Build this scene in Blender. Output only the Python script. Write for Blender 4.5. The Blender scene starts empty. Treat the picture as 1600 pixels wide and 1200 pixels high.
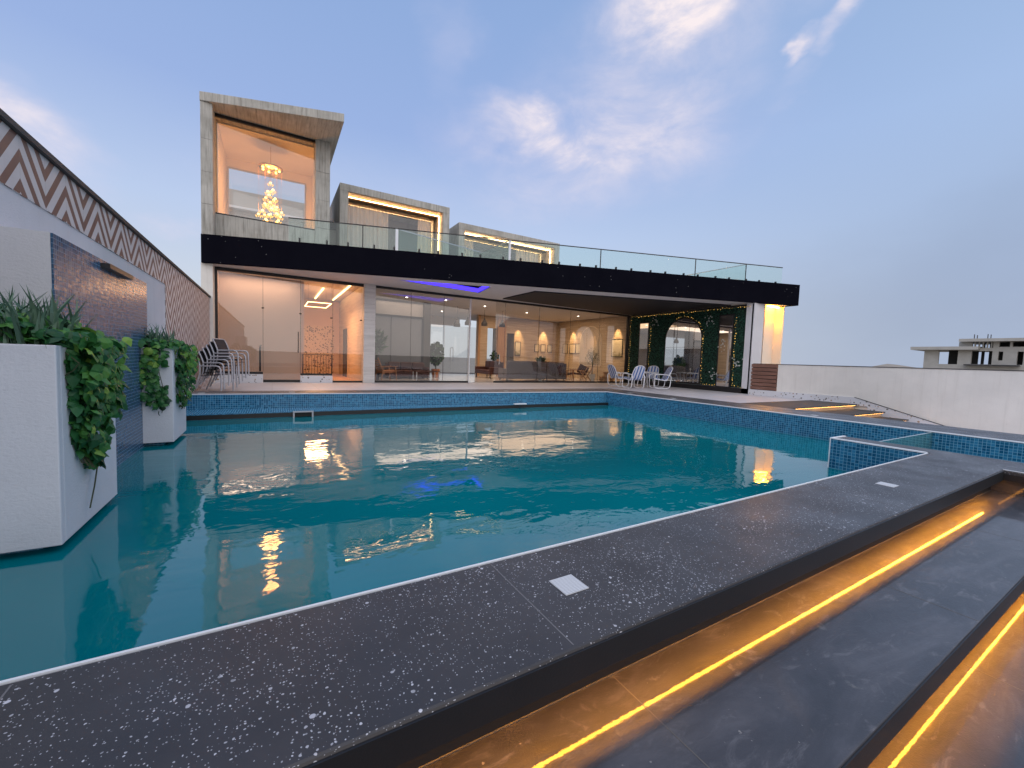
import bpy, bmesh, math, random
from mathutils import Vector, Matrix
random.seed(7)
C = bpy.context.scene.collection
R = math.radians
sc = bpy.context.scene

# ------------------------------------------------------------------ camera
cam = bpy.data.cameras.new('camera'); cam_o = bpy.data.objects.new('camera', cam); C.objects.link(cam_o)
yaw, pit, rol = R(30.4523), R(3.4710), R(1.9890)
fw = Vector((math.sin(yaw)*math.cos(pit), math.cos(yaw)*math.cos(pit), -math.sin(pit)))
rt = Vector((math.cos(yaw), -math.sin(yaw), 0)); up = rt.cross(fw)
r2 = math.cos(rol)*rt + math.sin(rol)*up; u2 = -math.sin(rol)*rt + math.cos(rol)*up
M = Matrix((r2, u2, -fw)).transposed().to_4x4(); M.translation = (0, 0, 1.1)
cam_o.matrix_world = M
cam.sensor_width = 36; cam.lens = 36*638.92/1600; cam.clip_start = .02; cam.clip_end = 6000
sc.camera = cam_o
def ray(x, y): return ((x-800)/638.92*r2 - (y-600)/638.92*u2 + fw)

# ------------------------------------------------------------------ render settings
sc.view_settings.view_transform = 'Standard'; sc.view_settings.look = 'None'
sc.view_settings.exposure = 0.13; sc.view_settings.gamma = 1
sc.render.engine = 'CYCLES'
cy = sc.cycles
cy.use_denoising = True
cy.max_bounces = 10; cy.diffuse_bounces = 4; cy.glossy_bounces = 5; cy.transmission_bounces = 6; cy.transparent_max_bounces = 16
cy.sample_clamp_indirect = 6; cy.caustics_reflective = False; cy.caustics_refractive = False

# ------------------------------------------------------------------ node helper
class NT:
    def __init__(s, tree): s.t = tree; s.n = tree.nodes; s.l = tree.links
    def node(s, typ, ins=None, **kw):
        n = s.n.new(typ)
        for k, v in kw.items(): setattr(n, k, v)
        for k, v in (ins or {}).items(): s.set(n.inputs[k], v)
        return n
    def set(s, sock, v):
        if isinstance(v, bpy.types.NodeSocket): s.l.new(v, sock)
        else: sock.default_value = v
    def m(s, op, a, b=None, c=None, clamp=False):
        n = s.n.new('ShaderNodeMath'); n.operation = op; n.use_clamp = clamp
        for i, v in enumerate((a, b, c)):
            if v is not None: s.set(n.inputs[i], v)
        return n.outputs[0]
    def vm(s, op, a, b=None, out=0):
        n = s.n.new('ShaderNodeVectorMath'); n.operation = op
        s.set(n.inputs[0], a)
        if b is not None:
            s.set(n.inputs['Scale'] if op == 'SCALE' else n.inputs[1], b)
        return n.outputs[out]
    def mix(s, f, a, b, blend='MIX'):
        n = s.n.new('ShaderNodeMix'); n.data_type = 'RGBA'; n.blend_type = blend
        s.set(n.inputs[0], f); s.set(n.inputs[6], a); s.set(n.inputs[7], b)
        return n.outputs[2]
    def ramp(s, f, stops, interp='LINEAR'):
        n = s.n.new('ShaderNodeValToRGB'); e = n.color_ramp; e.interpolation = interp
        while len(e.elements) < len(stops): e.elements.new(.5)
        for el, (p, c) in zip(e.elements, stops):
            el.position = p; el.color = col(c)
        s.set(n.inputs[0], f); return n.outputs[0]
    def noise(s, vec, scale, detail=4, rough=.55, dist=0, out=0):
        n = s.node('ShaderNodeTexNoise', {'Scale': scale, 'Detail': detail, 'Roughness': rough, 'Distortion': dist})
        if vec is not None: s.set(n.inputs['Vector'], vec)
        return n.outputs[out]
    def smooth(s, v, a, b, lo=0., hi=1.):
        n = s.n.new('ShaderNodeMapRange'); n.interpolation_type = 'SMOOTHSTEP'
        s.set(n.inputs[0], v); s.set(n.inputs[1], a); s.set(n.inputs[2], b); s.set(n.inputs[3], lo); s.set(n.inputs[4], hi)
        return n.outputs[0]
    def bump(s, h, strength=.3, dist=.01, normal=None):
        n = s.node('ShaderNodeBump', {'Strength': strength, 'Distance': dist, 'Height': h})
        if normal is not None: s.set(n.inputs['Normal'], normal)
        return n.outputs[0]
    def map(s, vec, scale=(1, 1, 1), rot=(0, 0, 0), loc=(0, 0, 0)):
        n = s.node('ShaderNodeMapping', {'Scale': scale, 'Rotation': rot, 'Location': loc}); s.set(n.inputs['Vector'], vec)
        return n.outputs[0]
def col(c):
    if isinstance(c, (int, float)): c = (c, c, c)
    return (c[0], c[1], c[2], 1)

# ------------------------------------------------------------------ world: dusk sky
SKY = 1.0
w = bpy.data.worlds.new('World'); sc.world = w; w.use_nodes = True
T = NT(w.node_tree); T.n.clear()
tc = T.node('ShaderNodeTexCoord').outputs['Generated']
d = T.vm('NORMALIZE', tc)
sep = T.node('ShaderNodeSeparateXYZ'); T.l.new(d, sep.inputs[0])
el = T.m('MAXIMUM', sep.outputs[2], 0.0)
sky_w = T.ramp(el, [(0, (.60, .64, .70)), (.12, (.58, .64, .74)), (.27, (.475, .585, .81)), (.45, (.315, .435, .735)), (.62, (.27, .40, .69)), (1, (.19, .31, .60))])
sky_e = T.ramp(el, [(0, (.37, .445, .595)), (.10, (.37, .445, .61)), (.25, (.37, .475, .68)), (.42, (.365, .50, .76)), (.62, (.30, .44, .69)), (1, (.20, .33, .60))])
az = T.vm('DOT_PRODUCT', d, (-.46, .888, 0), out=1)       # 1 towards the bright west, -1 away from it
azf = T.smooth(az, -.40, .55)
base = T.mix(azf, sky_e, sky_w)
back = T.smooth(T.vm('DOT_PRODUCT', d, (.1, -.995, 0), out=1), .0, .9)
base = T.mix(back, base, T.ramp(el, [(0, (.40, .42, .50)), (.25, (.42, .48, .64)), (1, (.20, .33, .60))]))
nish = T.node('ShaderNodeTexSky', sky_type='NISHITA', sun_disc=False, sun_elevation=R(4), sun_rotation=R(-150), ozone_density=2.0)
base = T.mix(.06, base, T.vm('SCALE', nish.outputs[0], .12))
def tangent(c):
    c = Vector(c).normalized(); U = c.cross(Vector((0, 0, 1))).normalized(); return c, U, U.cross(c)
warp = T.noise(T.map(d, (1, 1, 1.6)), 5.0, 5, .55, out=1)
dw = T.vm('ADD', d, T.vm('SCALE', T.vm('SUBTRACT', warp, (.5, .5, .5)), .22))
fine = T.noise(T.map(d, (1.0, 1.0, 2.0), rot=(0, 0, .4)), 6.5, 9, .60, .35)
cloud = None
for px, py, su, sv, ang, amp in ((860, 225, .25, .095, -10, 1.0), (960, 225, .32, .15, 12, .75), (1010, 110, .42, .17, 38, .55), (1040, 15, .17, .10, 10, 1.0),
                                 (1262, 60, .05, .018, 40, 1.0), (1335, 5, .06, .03, 40, 1.0), (1245, 115, .07, .03, 42, .4),
                                 (705, 70, .05, .10, 25, .22), (15, 190, .11, .07, -30, .75), (262, 345, .08, .028, 0, .45), (560, 300, .5, .10, 6, .16),
                                 (1480, 430, .42, .14, 18, -.20)):
    c, U, V = tangent(ray(px, py)); a = R(ang)
    U, V = U*math.cos(a)+V*math.sin(a), V*math.cos(a)-U*math.sin(a)
    q = T.vm('SUBTRACT', dw, tuple(c))
    uu = T.m('DIVIDE', T.vm('DOT_PRODUCT', q, tuple(U), out=1), su); vv = T.m('DIVIDE', T.vm('DOT_PRODUCT', q, tuple(V), out=1), sv)
    ww = T.m('MULTIPLY', T.vm('DOT_PRODUCT', q, tuple(c), out=1), 2.0)
    rr = T.m('SQRT', T.m('ADD', T.m('ADD', T.m('MULTIPLY', uu, uu), T.m('MULTIPLY', vv, vv)), T.m('MULTIPLY', ww, ww)))
    if amp < 0:
        dk = T.m('MULTIPLY', T.smooth(rr, 1.3, .0), -amp); base = T.mix(dk, base, col((.20, .24, .34))); continue
    mk = T.m('MULTIPLY', T.smooth(rr, 1.25, .05), amp)
    cloud = mk if cloud is None else T.m('MAXIMUM', cloud, mk)
cov = T.m('MULTIPLY', cloud, T.smooth(fine, .26, .72, .36, 1.2), clamp=True)
base = T.mix(T.m('MULTIPLY', cov, .92), base, T.ramp(cov, [(0, (.56, .58, .78)), (.5, (.71, .67, .78)), (1, (.93, .82, .82))]))
bg = T.node('ShaderNodeBackground', {'Color': base, 'Strength': SKY})
T.l.new(bg.outputs[0], T.node('ShaderNodeOutputWorld').inputs[0])

# ------------------------------------------------------------------ soft after-sunset light
sun = bpy.data.lights.new('sun', 'SUN'); sun.energy = 2.2; sun.angle = R(120); sun.color = (1.0, .90, .80)
sun_o = bpy.data.objects.new('sun', sun); C.objects.link(sun_o)
sun_o.rotation_euler = Vector((.30, .72, -.78)).to_track_quat('-Z', 'Y').to_euler()

# ------------------------------------------------------------------ materials
MATS = {}
def mat(name):
    m = bpy.data.materials.new(name); m.use_nodes = True; t = NT(m.node_tree); t.n.clear()
    t.out = t.node('ShaderNodeOutputMaterial'); MATS[name] = m
    t.uv = t.node('ShaderNodeTexCoord').outputs['UV']
    return m, t
def fin(t, shader): t.l.new(shader, t.out.inputs[0])
def pr(t, c, rough=.6, normal=None, metal=0., spec=.5, **kw):
    ins = {'Base Color': c if isinstance(c, bpy.types.NodeSocket) else col(c), 'Roughness': rough, 'Metallic': metal, 'Specular IOR Level': spec}
    ins.update(kw)
    if normal is not None: ins['Normal'] = normal
    n = t.node('ShaderNodeBsdfPrincipled', ins); fin(t, n.outputs[0]); return n
def simple(name, c, rough=.6, metal=0., var=.12, scale=3., bump=.0, spec=.5):
    m, t = mat(name)
    nz = t.noise(t.uv, scale, 6, .6)
    cc = t.mix(nz, col(tuple(x*(1-var) for x in c)), col(tuple(min(1, x*(1+var)) for x in c)))
    nrm = t.bump(t.noise(t.uv, scale*25, 3), bump, .004) if bump else None
    pr(t, cc, rough, nrm, metal, spec); return m
def emit(name, c, s):
    m, t = mat(name); n = t.node('ShaderNodeEmission', {'Color': col(c), 'Strength': s}); fin(t, n.outputs[0]); return m

def m_concrete():
    m, t = mat('concrete')
    st = t.noise(t.map(t.uv, (9, .55, 1)), 2.0, 6, .62); bl = t.noise(t.uv, 1.4, 5, .6); sp = t.noise(t.uv, 22, 3, .6)
    c = t.ramp(st, [(.25, (.20, .19, .165)), (.48, (.43, .41, .365)), (.75, (.58, .555, .50))])
    c = t.mix(t.smooth(bl, .42, .75, 0, .55), c, col((.24, .225, .19)))
    c = t.mix(t.smooth(sp, .62, .75, 0, .35), c, col((.15, .145, .13)))
    pr(t, c, .82, t.bump(t.m('ADD', st, t.m('MULTIPLY', sp, .5)), .25, .008)); return m
def m_travertine(name, a, b, band=7.):
    m, t = mat(name)
    st = t.noise(t.map(t.uv, (.5, band, 1)), 1.5, 7, .62, .3); pit = t.noise(t.map(t.uv, (6, 40, 1)), 1.0, 3, .6)
    c = t.ramp(st, [(.28, a), (.72, b)])
    c = t.mix(t.smooth(pit, .60, .72, 0, .4), c, col(tuple(x*.55 for x in a)))
    br = t.node('ShaderNodeTexBrick', {'Vector': t.uv, 'Color1': col(1), 'Color2': col(.96), 'Mortar': col(.55), 'Scale': 1., 'Mortar Size': .004, 'Brick Width': 1.2, 'Row Height': .6}); br.offset = 0
    c = t.mix(1., c, br.outputs[0], 'MULTIPLY')
    pr(t, c, .55, t.bump(st, .12, .006)); return m
def m_white(name, c, rough=.8, streak=.10):
    m, t = mat(name)
    a = t.noise(t.uv, .9, 7, .62); b = t.noise(t.map(t.uv, (7, .35, 1)), 1.2, 5, .6); f = t.noise(t.uv, 60, 3, .6)
    cc = t.mix(t.smooth(a, .3, .75), col(tuple(x*.88 for x in c)), col(c))
    cc = t.mix(t.smooth(b, .5, .8, 0, streak*3), cc, col((c[0]*.72, c[1]*.71, c[2]*.68)))
    cc = t.mix(t.smooth(t.noise(t.uv, 9, 2, .5), .70, .78, 0, .22), cc, col((c[0]*.6, c[1]*.6, c[2]*.58)))
    gsp = t.noise(t.map(t.uv, (1, 1.8, 1)), 38, 5, .7)
    cc = t.mix(t.smooth(gsp, .50, .72, 0, .30), cc, col((c[0]*.70, c[1]*.70, c[2]*.70)))
    pr(t, cc, rough, t.bump(t.m('ADD', f, t.m('MULTIPLY', gsp, 2.)), .35, .004)); return m
def m_chevron():
    m, t = mat('chevron_tiles')
    s = t.node('ShaderNodeSeparateXYZ'); t.l.new(t.uv, s.inputs[0]); u, v = s.outputs[0], s.outputs[1]
    P = .83
    tri = t.m('MULTIPLY', t.m('ABSOLUTE', t.m('SUBTRACT', t.m('FRACT', t.m('DIVIDE', t.m('ADD', u, 20*P-4.78), P)), .5)), 2.)
    k = t.m('FRACT', t.m('DIVIDE', t.m('ADD', t.m('SUBTRACT', v, t.m('MULTIPLY', tri, .46)), 10*.225-.01), .225))
    f = t.m('LESS_THAN', k, .46)
    g = t.noise(t.uv, 5, 6, .65)
    br = t.mix(g, col((.14, .068, .052)), col((.23, .125, .098))); wh = t.mix(g, col((.56, .52, .51)), col((.72, .69, .69)))
    c = t.mix(f, wh, br)
    # tile joints follow the half-period grid
    jj = t.m('LESS_THAN', t.m('FRACT', t.m('DIVIDE', t.m('ADD', u, 20*P-4.78), P/2)), .012)
    c = t.mix(t.m('MULTIPLY', jj, .35), c, col((.25, .22, .2)))
    pr(t, c, .5, t.bump(f, .2, .003)); return m
def m_tile(name, pitch=.036, dark=(.008, .085, .18), light=(.045, .25, .43), grout=(.15, .38, .52), rough=.10, jit=.05):
    m, t = mat(name)
    sc_ = t.vm('SCALE', t.uv, 1./pitch)
    cell = t.vm('FLOOR', sc_); fr = t.vm('FRACTION', sc_)
    wn = t.node('ShaderNodeTexWhiteNoise', noise_dimensions='2D'); t.l.new(cell, wn.inputs['Vector'])
    s = t.node('ShaderNodeSeparateXYZ'); t.l.new(fr, s.inputs[0])
    ed = lambda o: t.m('MULTIPLY', t.m('ABSOLUTE', t.m('SUBTRACT', o, .5)), 2.)
    e = t.m('MAXIMUM', ed(s.outputs[0]), ed(s.outputs[1]))
    gm = t.smooth(e, .86, .92)
    tl = t.ramp(wn.outputs[0], [(0, dark), (.55, tuple((a+b)/2*.9 for a, b in zip(dark, light))), (1, light)])
    tl = t.mix(t.m('MULTIPLY', t.noise(t.uv, 1.5, 4), .35), tl, col(dark))
    c = t.mix(gm, tl, col(grout))
    geo = t.node('ShaderNodeNewGeometry').outputs['Normal']
    nr = t.vm('NORMALIZE', t.vm('ADD', geo, t.vm('SCALE', t.vm('SUBTRACT', wn.outputs[1], (.5, .5, .5)), jit)))
    pr(t, c, t.m('ADD', t.m('MULTIPLY', gm, .5), rough), t.bump(t.m('SUBTRACT', 1., gm), .4, .003, nr)); return m
def m_coping():
    m, t = mat('speckled_black_stone')
    cl = t.noise(t.uv, 2.2, 5, .6); c = t.mix(t.smooth(cl, .3, .75), col((.036, .033, .034)), col((.056, .051, .052)))
    dens = t.smooth(t.noise(t.uv, 1.7, 3, .6), .30, .66, .62, 1.0)
    dist_uv = t.vm('ADD', t.uv, t.vm('SCALE', t.noise(t.uv, 90, 2, out=1), .006))
    for scale, lo, thr in ((38., .66, .29), (78., .48, .34), (150., .38, .42)):
        v = t.node('ShaderNodeTexVoronoi', {'Vector': dist_uv, 'Scale': scale, 'Randomness': 1.}, feature='F1')
        sp = t.node('ShaderNodeSeparateColor'); t.l.new(v.outputs['Color'], sp.inputs[0])
        size = t.m('MULTIPLY', t.m('MULTIPLY', t.m('MAXIMUM', t.m('SUBTRACT', sp.outputs[0], lo), 0.), thr/(1-lo)), dens)
        k = t.smooth(t.m('SUBTRACT', size, v.outputs['Distance']), 0., .05)
        c = t.mix(t.m('MULTIPLY', k, t.m('ADD', .45, t.m('MULTIPLY', sp.outputs[1], .55))), c, col((.62, .62, .66)))
    pr(t, c, t.ramp(t.noise(t.uv, 3, 5), [(.3, .30), (.7, .48)]), t.bump(t.noise(t.uv, 130, 3), .10, .002)); return m
def m_slate():
    m, t = mat('dark_slate')
    a = t.noise(t.map(t.uv, (1., 3., 1)), 1.6, 8, .66, .6); b = t.noise(t.uv, 9, 5, .6); g = t.noise(t.uv, 160, 2, .6)
    c = t.ramp(a, [(.30, (.026, .025, .028)), (.52, (.050, .047, .052)), (.75, (.110, .104, .112))])
    wisp = t.noise(t.map(t.uv, (2.2, 5., 1), rot=(0, 0, .35)), 2.4, 9, .7, 1.2)
    c = t.mix(t.smooth(wisp, .52, .72, 0, .65), c, col((.17, .165, .175)))
    c = t.mix(t.smooth(b, .66, .74, 0, .5), c, col((.20, .185, .165)))
    c = t.mix(t.smooth(t.noise(t.uv, 46, 2, .5), .74, .78, 0, .7), c, col((.30, .28, .26)))
    nb = t.bump(t.m('ADD', g, t.m('MULTIPLY', b, 2.)), .25, .004)
    cn = t.bump(t.m('ADD', t.noise(t.uv, 60, 3), t.m('MULTIPLY', a, .6)), .05, .002)
    pr(t, c, t.m('ADD', t.m('MULTIPLY', wisp, .5), .18), nb, spec=.35, **{'Coat Weight': .55, 'Coat Roughness': .022, 'Coat Normal': cn}); return m
def m_stucco():
    m, t = mat('black_stucco')
    f = t.noise(t.uv, 45, 4, .7)
    c = t.mix(t.noise(t.uv, 1.2, 4), col((.004, .004, .0075)), col((.008, .008, .0125)))
    v = t.node('ShaderNodeTexVoronoi', {'Vector': t.uv, 'Scale': 7.}, feature='F1')
    k = t.m('MULTIPLY', t.m('LESS_THAN', v.outputs['Distance'], .07), t.m('GREATER_THAN', t.noise(t.uv, .35, 2), .52))
    c = t.mix(k, c, col((.28, .28, .28)))
    pr(t, c, .95, t.bump(f, .5, .01), spec=.0); return m
def m_terrazzo(name, base, chips, scale=22, dens=.5):
    m, t = mat(name)
    v = t.node('ShaderNodeTexVoronoi', {'Vector': t.uv, 'Scale': scale}, feature='F1')
    sp = t.node('ShaderNodeSeparateColor'); t.l.new(v.outputs['Color'], sp.inputs[0])
    k = t.m('MULTIPLY', t.m('LESS_THAN', v.outputs['Distance'], t.m('ADD', t.m('MULTIPLY', sp.outputs[0], .30), .20)), t.m('GREATER_THAN', sp.outputs[1], 1-dens))
    c = t.mix(k, col(base), t.ramp(sp.outputs[2], [(0, chips[0]), (.5, chips[1]), (1, chips[2])], 'CONSTANT'))
    pr(t, c, .45); return m
def m_paving():
    m, t = mat('deck_paving')
    a = t.noise(t.uv, 1.2, 6, .6); g = t.noise(t.uv, 120, 2)
    br = t.node('ShaderNodeTexBrick', {'Vector': t.uv, 'Color1': col(1.), 'Color2': col(.93), 'Mortar': col(.72), 'Scale': 1., 'Mortar Size': .006, 'Brick Width': 1.2, 'Row Height': 1.2}); br.offset = 0
    c = t.mix(a, col((.47, .45, .47)), col((.62, .60, .62)))
    c = t.mix(1., c, br.outputs[0], 'MULTIPLY')
    c = t.mix(t.smooth(g, .6, .7, 0, .3), c, col((.3, .29, .29)))
    pr(t, c, .42); return m
def m_water():
    m, t = mat('pool_water')
    p = t.node('ShaderNodeTexCoord').outputs['Object']
    n1 = t.noise(t.map(p, (.55, .9, 1)), 1.1, 3, .5, .4); n2 = t.noise(t.map(p, (1.0, 1.5, 1)), 3.2, 3, .55, .5)
    h = t.m('ADD', n1, t.m('MULTIPLY', n2, .20))
    nb = t.bump(h, .75, .0155)
    c = t.mix(t.smooth(t.noise(p, .35, 3), .35, .7), col((.0, .152, .186)), col((.0, .195, .228)))
    di = t.node('ShaderNodeBsdfDiffuse', {'Color': c})
    gl = t.node('ShaderNodeBsdfGlossy', {'Color': col(1.), 'Roughness': .012, 'Normal': nb})
    fr = t.node('ShaderNodeFresnel', {'IOR': 1.36, 'Normal': nb})
    f = t.m('ADD', t.m('MULTIPLY', fr.outputs[0], 1.0), .05, clamp=True)
    mx = t.node('ShaderNodeMixShader', {0: f, 1: di.outputs[0], 2: gl.outputs[0]}); fin(t, mx.outputs[0]); return m
def m_glass(name, tint=(.95, .97, .96), k=1.3, rough=0., body=0., bodyc=(.5, .6, .6), add=.0):
    m, t = mat(name)
    tr = t.node('ShaderNodeBsdfTransparent', {'Color': col(tint)})
    gl = t.node('ShaderNodeBsdfGlossy', {'Color': col(1.), 'Roughness': rough})
    fr = t.node('ShaderNodeFresnel', {'IOR': 1.5})
    bf = t.node('ShaderNodeNewGeometry').outputs['Backfacing']
    f = t.m('MULTIPLY', t.m('ADD', t.m('MULTIPLY', fr.outputs[0], k), add), t.m('SUBTRACT', 1., bf), clamp=True)
    s = tr.outputs[0]
    if body:
        df = t.node('ShaderNodeBsdfDiffuse', {'Color': col(bodyc)})
        s = t.node('ShaderNodeMixShader', {0: body, 1: s, 2: df.outputs[0]}).outputs[0]
    mx = t.node('ShaderNodeMixShader', {0: f, 1: s, 2: gl.outputs[0]}); fin(t, mx.outputs[0]); return m
def m_leaf(name, stops, trans=.25, rough=.42):
    m, t = mat(name)
    s = t.node('ShaderNodeSeparateXYZ'); t.l.new(t.uv, s.inputs[0])
    c = t.ramp(s.outputs[0], stops)
    p = t.node('ShaderNodeBsdfPrincipled', {'Base Color': c, 'Roughness': rough, 'Specular IOR Level': .4})
    tl = t.node('ShaderNodeBsdfTranslucent', {'Color': c})
    mx = t.node('ShaderNodeMixShader', {0: trans, 1: p.outputs[0], 2: tl.outputs[0]}); fin(t, mx.outputs[0]); return m
def m_stripes(name, pitch=.15):
    m, t = mat(name)
    s = t.node('ShaderNodeSeparateXYZ'); t.l.new(t.uv, s.inputs[0])
    k = t.m('FRACT', t.m('DIVIDE', t.m('ADD', s.outputs[0], 10.), pitch))
    f = t.m('LESS_THAN', k, .5)
    c = t.mix(f, col((.68, .70, .76)), col((.085, .17, .43)))
    th = t.m('LESS_THAN', t.m('ABSOLUTE', t.m('SUBTRACT', k, .75)), .03)
    c = t.mix(t.m('MULTIPLY', th, .7), c, col((.10, .18, .45)))
    pr(t, c, .75, t.bump(t.noise(t.uv, 300, 2), .2, .002)); return m
def m_slats():
    m, t = mat('brown_timber')
    g = t.noise(t.map(t.uv, (.6, 14, 1)), 3, 6, .65, .5)
    c = t.ramp(g, [(.3, (.10, .045, .030)), (.55, (.21, .10, .070)), (.75, (.36, .22, .17))])
    pr(t, c, .55, t.bump(g, .2, .004)); return m
def m_wood(name, a, b):
    m, t = mat(name); g = t.noise(t.map(t.uv, (12, .8, 1)), 2, 6, .6, .6)
    pr(t, t.ramp(g, [(.3, a), (.7, b)]), .5, t.bump(g, .1, .003)); return m
def m_art(name, a, b, c_):
    m, t = mat(name); s = t.node('ShaderNodeSeparateXYZ'); t.l.new(t.uv, s.inputs[0])
    h = t.m('ADD', t.m('MULTIPLY', t.m('SUBTRACT', s.outputs[1], 1.3), .9), t.m('MULTIPLY', t.noise(t.uv, 5, 5), .7))
    pr(t, t.ramp(h, [(.30, a), (.52, b), (.72, c_)]), .5); return m
def m_drain():
    m, t = mat('drain_white')
    s = t.node('ShaderNodeSeparateXYZ'); t.l.new(t.uv, s.inputs[0])
    wv = t.node('ShaderNodeTexWave', {'Vector': t.uv, 'Scale': 45., 'Distortion': 1.5}, wave_type='RINGS')
    c = t.mix(t.smooth(wv.outputs[1], .25, .1), col((.68, .69, .70)), col((.30, .31, .32)))
    pr(t, c, .4); return m

concrete = m_concrete(); chevron = m_chevron(); tile = m_tile('blue_mosaic')
tile2 = m_tile('blue_glass_mosaic', .034, (.018, .065, .14), (.055, .15, .26), (.17, .28, .40), .22, .035)
coping_m = m_coping(); slate = m_slate(); stucco = m_stucco(); paving = m_paving(); water_m = m_water()
white_wall = m_white('white_plaster', (.70, .69, .71)); planter_m = m_white('white_stone', (.72, .73, .77), .7, .05)
grey_wall = m_white('pale_grey_plaster', (.82, .785, .725), .85, .17)
trim_m = simple('white_trim', (.80, .82, .84), .4, var=.04)
soffit_m = simple('soffit_plaster', (.60, .58, .57), .8, var=.05)
ceil_m = simple('ceiling_plaster', (.66, .62, .60), .8, var=.05)
dark_panel = simple('black_timber_soffit', (.007, .0065, .010), .7, var=.3, scale=6)
matte = simple('matte_black_stone', (.022, .021, .021), .75, var=.35, scale=4, bump=.15, spec=.25)
garden_m = simple('garden_step_stone', (.055, .050, .048), .6, var=.3, scale=4, bump=.2, spec=.3)
lip_m = simple('black_stone_edge', (.012, .012, .014), .4, var=.3, scale=5, bump=.1)
black = simple('black_metal', (.010, .010, .011), .35, var=.2)
charcoal = simple('charcoal_coping', (.045, .042, .042), .6, var=.3)
trav = m_travertine('travertine_wall', (.40, .31, .22), (.62, .51, .39)); trav_pale = m_travertine('pale_travertine', (.50, .48, .45), (.68, .66, .63), 5.)
beige = simple('beige_wall', (.68, .50, .39), .7, var=.05, scale=1.5)
cream = simple('cream_plaster', (.80, .70, .58), .75, var=.05)
ground_m = simple('sandy_ground', (.30, .26, .21), .95, var=.35, scale=.05)
oak_floor = m_wood('oak_floor', (.34, .19, .10), (.50, .30, .17)); pale_floor = simple('polished_floor', (.55, .52, .50), .15, var=.06, scale=.8)
oak = m_wood('oak', (.36, .20, .10), (.55, .33, .18)); teak = m_wood('teak', (.30, .13, .06), (.48, .24, .12)); slats_m = m_slats()
glass = m_glass('clear_glass', (.93, .93, .92), 1.6, add=.03); rail_glass = m_glass('green_tint_glass', (.87, .94, .92), 1.2, 0, .022, (.45, .68, .66))
smoke = m_glass('smoked_glass', (.35, .36, .38), 2.2, 0, .5, (.16, .16, .17), .05)
frosted = m_glass('bronze_glass', (.70, .60, .54), 2.0, 0, .25, (.42, .33, .28), .05)
mirror_m, _t = mat('mirror'); pr(_t, (.62, .63, .64), .02, None, 1.)
terr = m_terrazzo('white_terrazzo', (.66, .66, .68), ((.16, .15, .14), (.36, .26, .18), (.06, .08, .12)), 15, .42)
mosaic = m_terrazzo('pebble_mosaic', (.70, .52, .36), ((.10, .07, .05), (.26, .17, .11), (.16, .11, .08)), 11, .99)
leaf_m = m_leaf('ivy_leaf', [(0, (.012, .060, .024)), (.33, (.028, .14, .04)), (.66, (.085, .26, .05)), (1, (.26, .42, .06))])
grass_m = m_leaf('grass_blade', [(0, (.05, .12, .075)), (1, (.17, .27, .18))])
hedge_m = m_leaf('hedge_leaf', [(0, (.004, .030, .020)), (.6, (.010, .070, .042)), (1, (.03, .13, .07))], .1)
olive_m = m_leaf('olive_leaf', [(0, (.05, .075, .05)), (1, (.17, .21, .16))]); darkleaf = m_leaf('house_plant_leaf', [(0, (.010, .030, .014)), (1, (.05, .13, .05))])
stem_m = simple('stem', (.045, .055, .022), .8); soil_m = simple('soil', (.03, .022, .016), .95)
white_metal = simple('white_metal', (.78, .79, .82), .35, var=.03); alu = simple('grey_aluminium', (.46, .46, .49), .4, .3, var=.06)
mesh_dark = simple('dark_mesh', (.022, .022, .028), .7, var=.2); mesh_brown = simple('brown_mesh', (.16, .12, .095), .7, var=.15)
stripe = m_stripes('striped_sling'); steel = simple('steel', (.55, .55, .56), .25, 1., var=.05)
sofa_grey = simple('grey_fabric', (.16, .13, .125), .9, var=.12, scale=8); sofa_red = simple('oxblood_leather', (.075, .026, .020), .5, var=.2); terracotta = simple('terracotta', (.42, .17, .08), .7)
white_ceramic = simple('white_ceramic', (.74, .70, .64), .4, var=.04); curtain_m = simple('curtain', (.55, .50, .45), .9, var=.08, scale=9)
gold = simple('brass', (.60, .38, .12), .25, 1., var=.1)
art1 = m_art('art_landscape', (.13, .14, .09), (.30, .27, .18), (.60, .56, .46)); art2 = m_art('art_print', (.10, .085, .06), (.50, .42, .30), (.62, .54, .42))
rough_conc = simple('bare_concrete', (.42, .40, .36), .9, var=.25, scale=1.2); shade_m = simple('painted_shade', (.025, .024, .022), .9)
led_garden = emit('led_garden', (1., .48, .13), 12.); led_step = emit('led_step', (1., .37, .03), 88.)
led_warm = emit('led_warm', (1., .55, .22), 8.); led_blue = emit('led_blue', (.055, .03, 1.), 2.6); led_orange = emit('led_orange', (1., .40, .02), 150.)
led_house = emit('led_house', (1., .60, .28), 17.)
bulb_m = emit('bulb', (1., .50, .12), 7.); fairy_m = emit('fairy_light', (1., .58, .13), 3.0); down_m = emit('downlight', (1., .85, .68), 16.)

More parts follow.
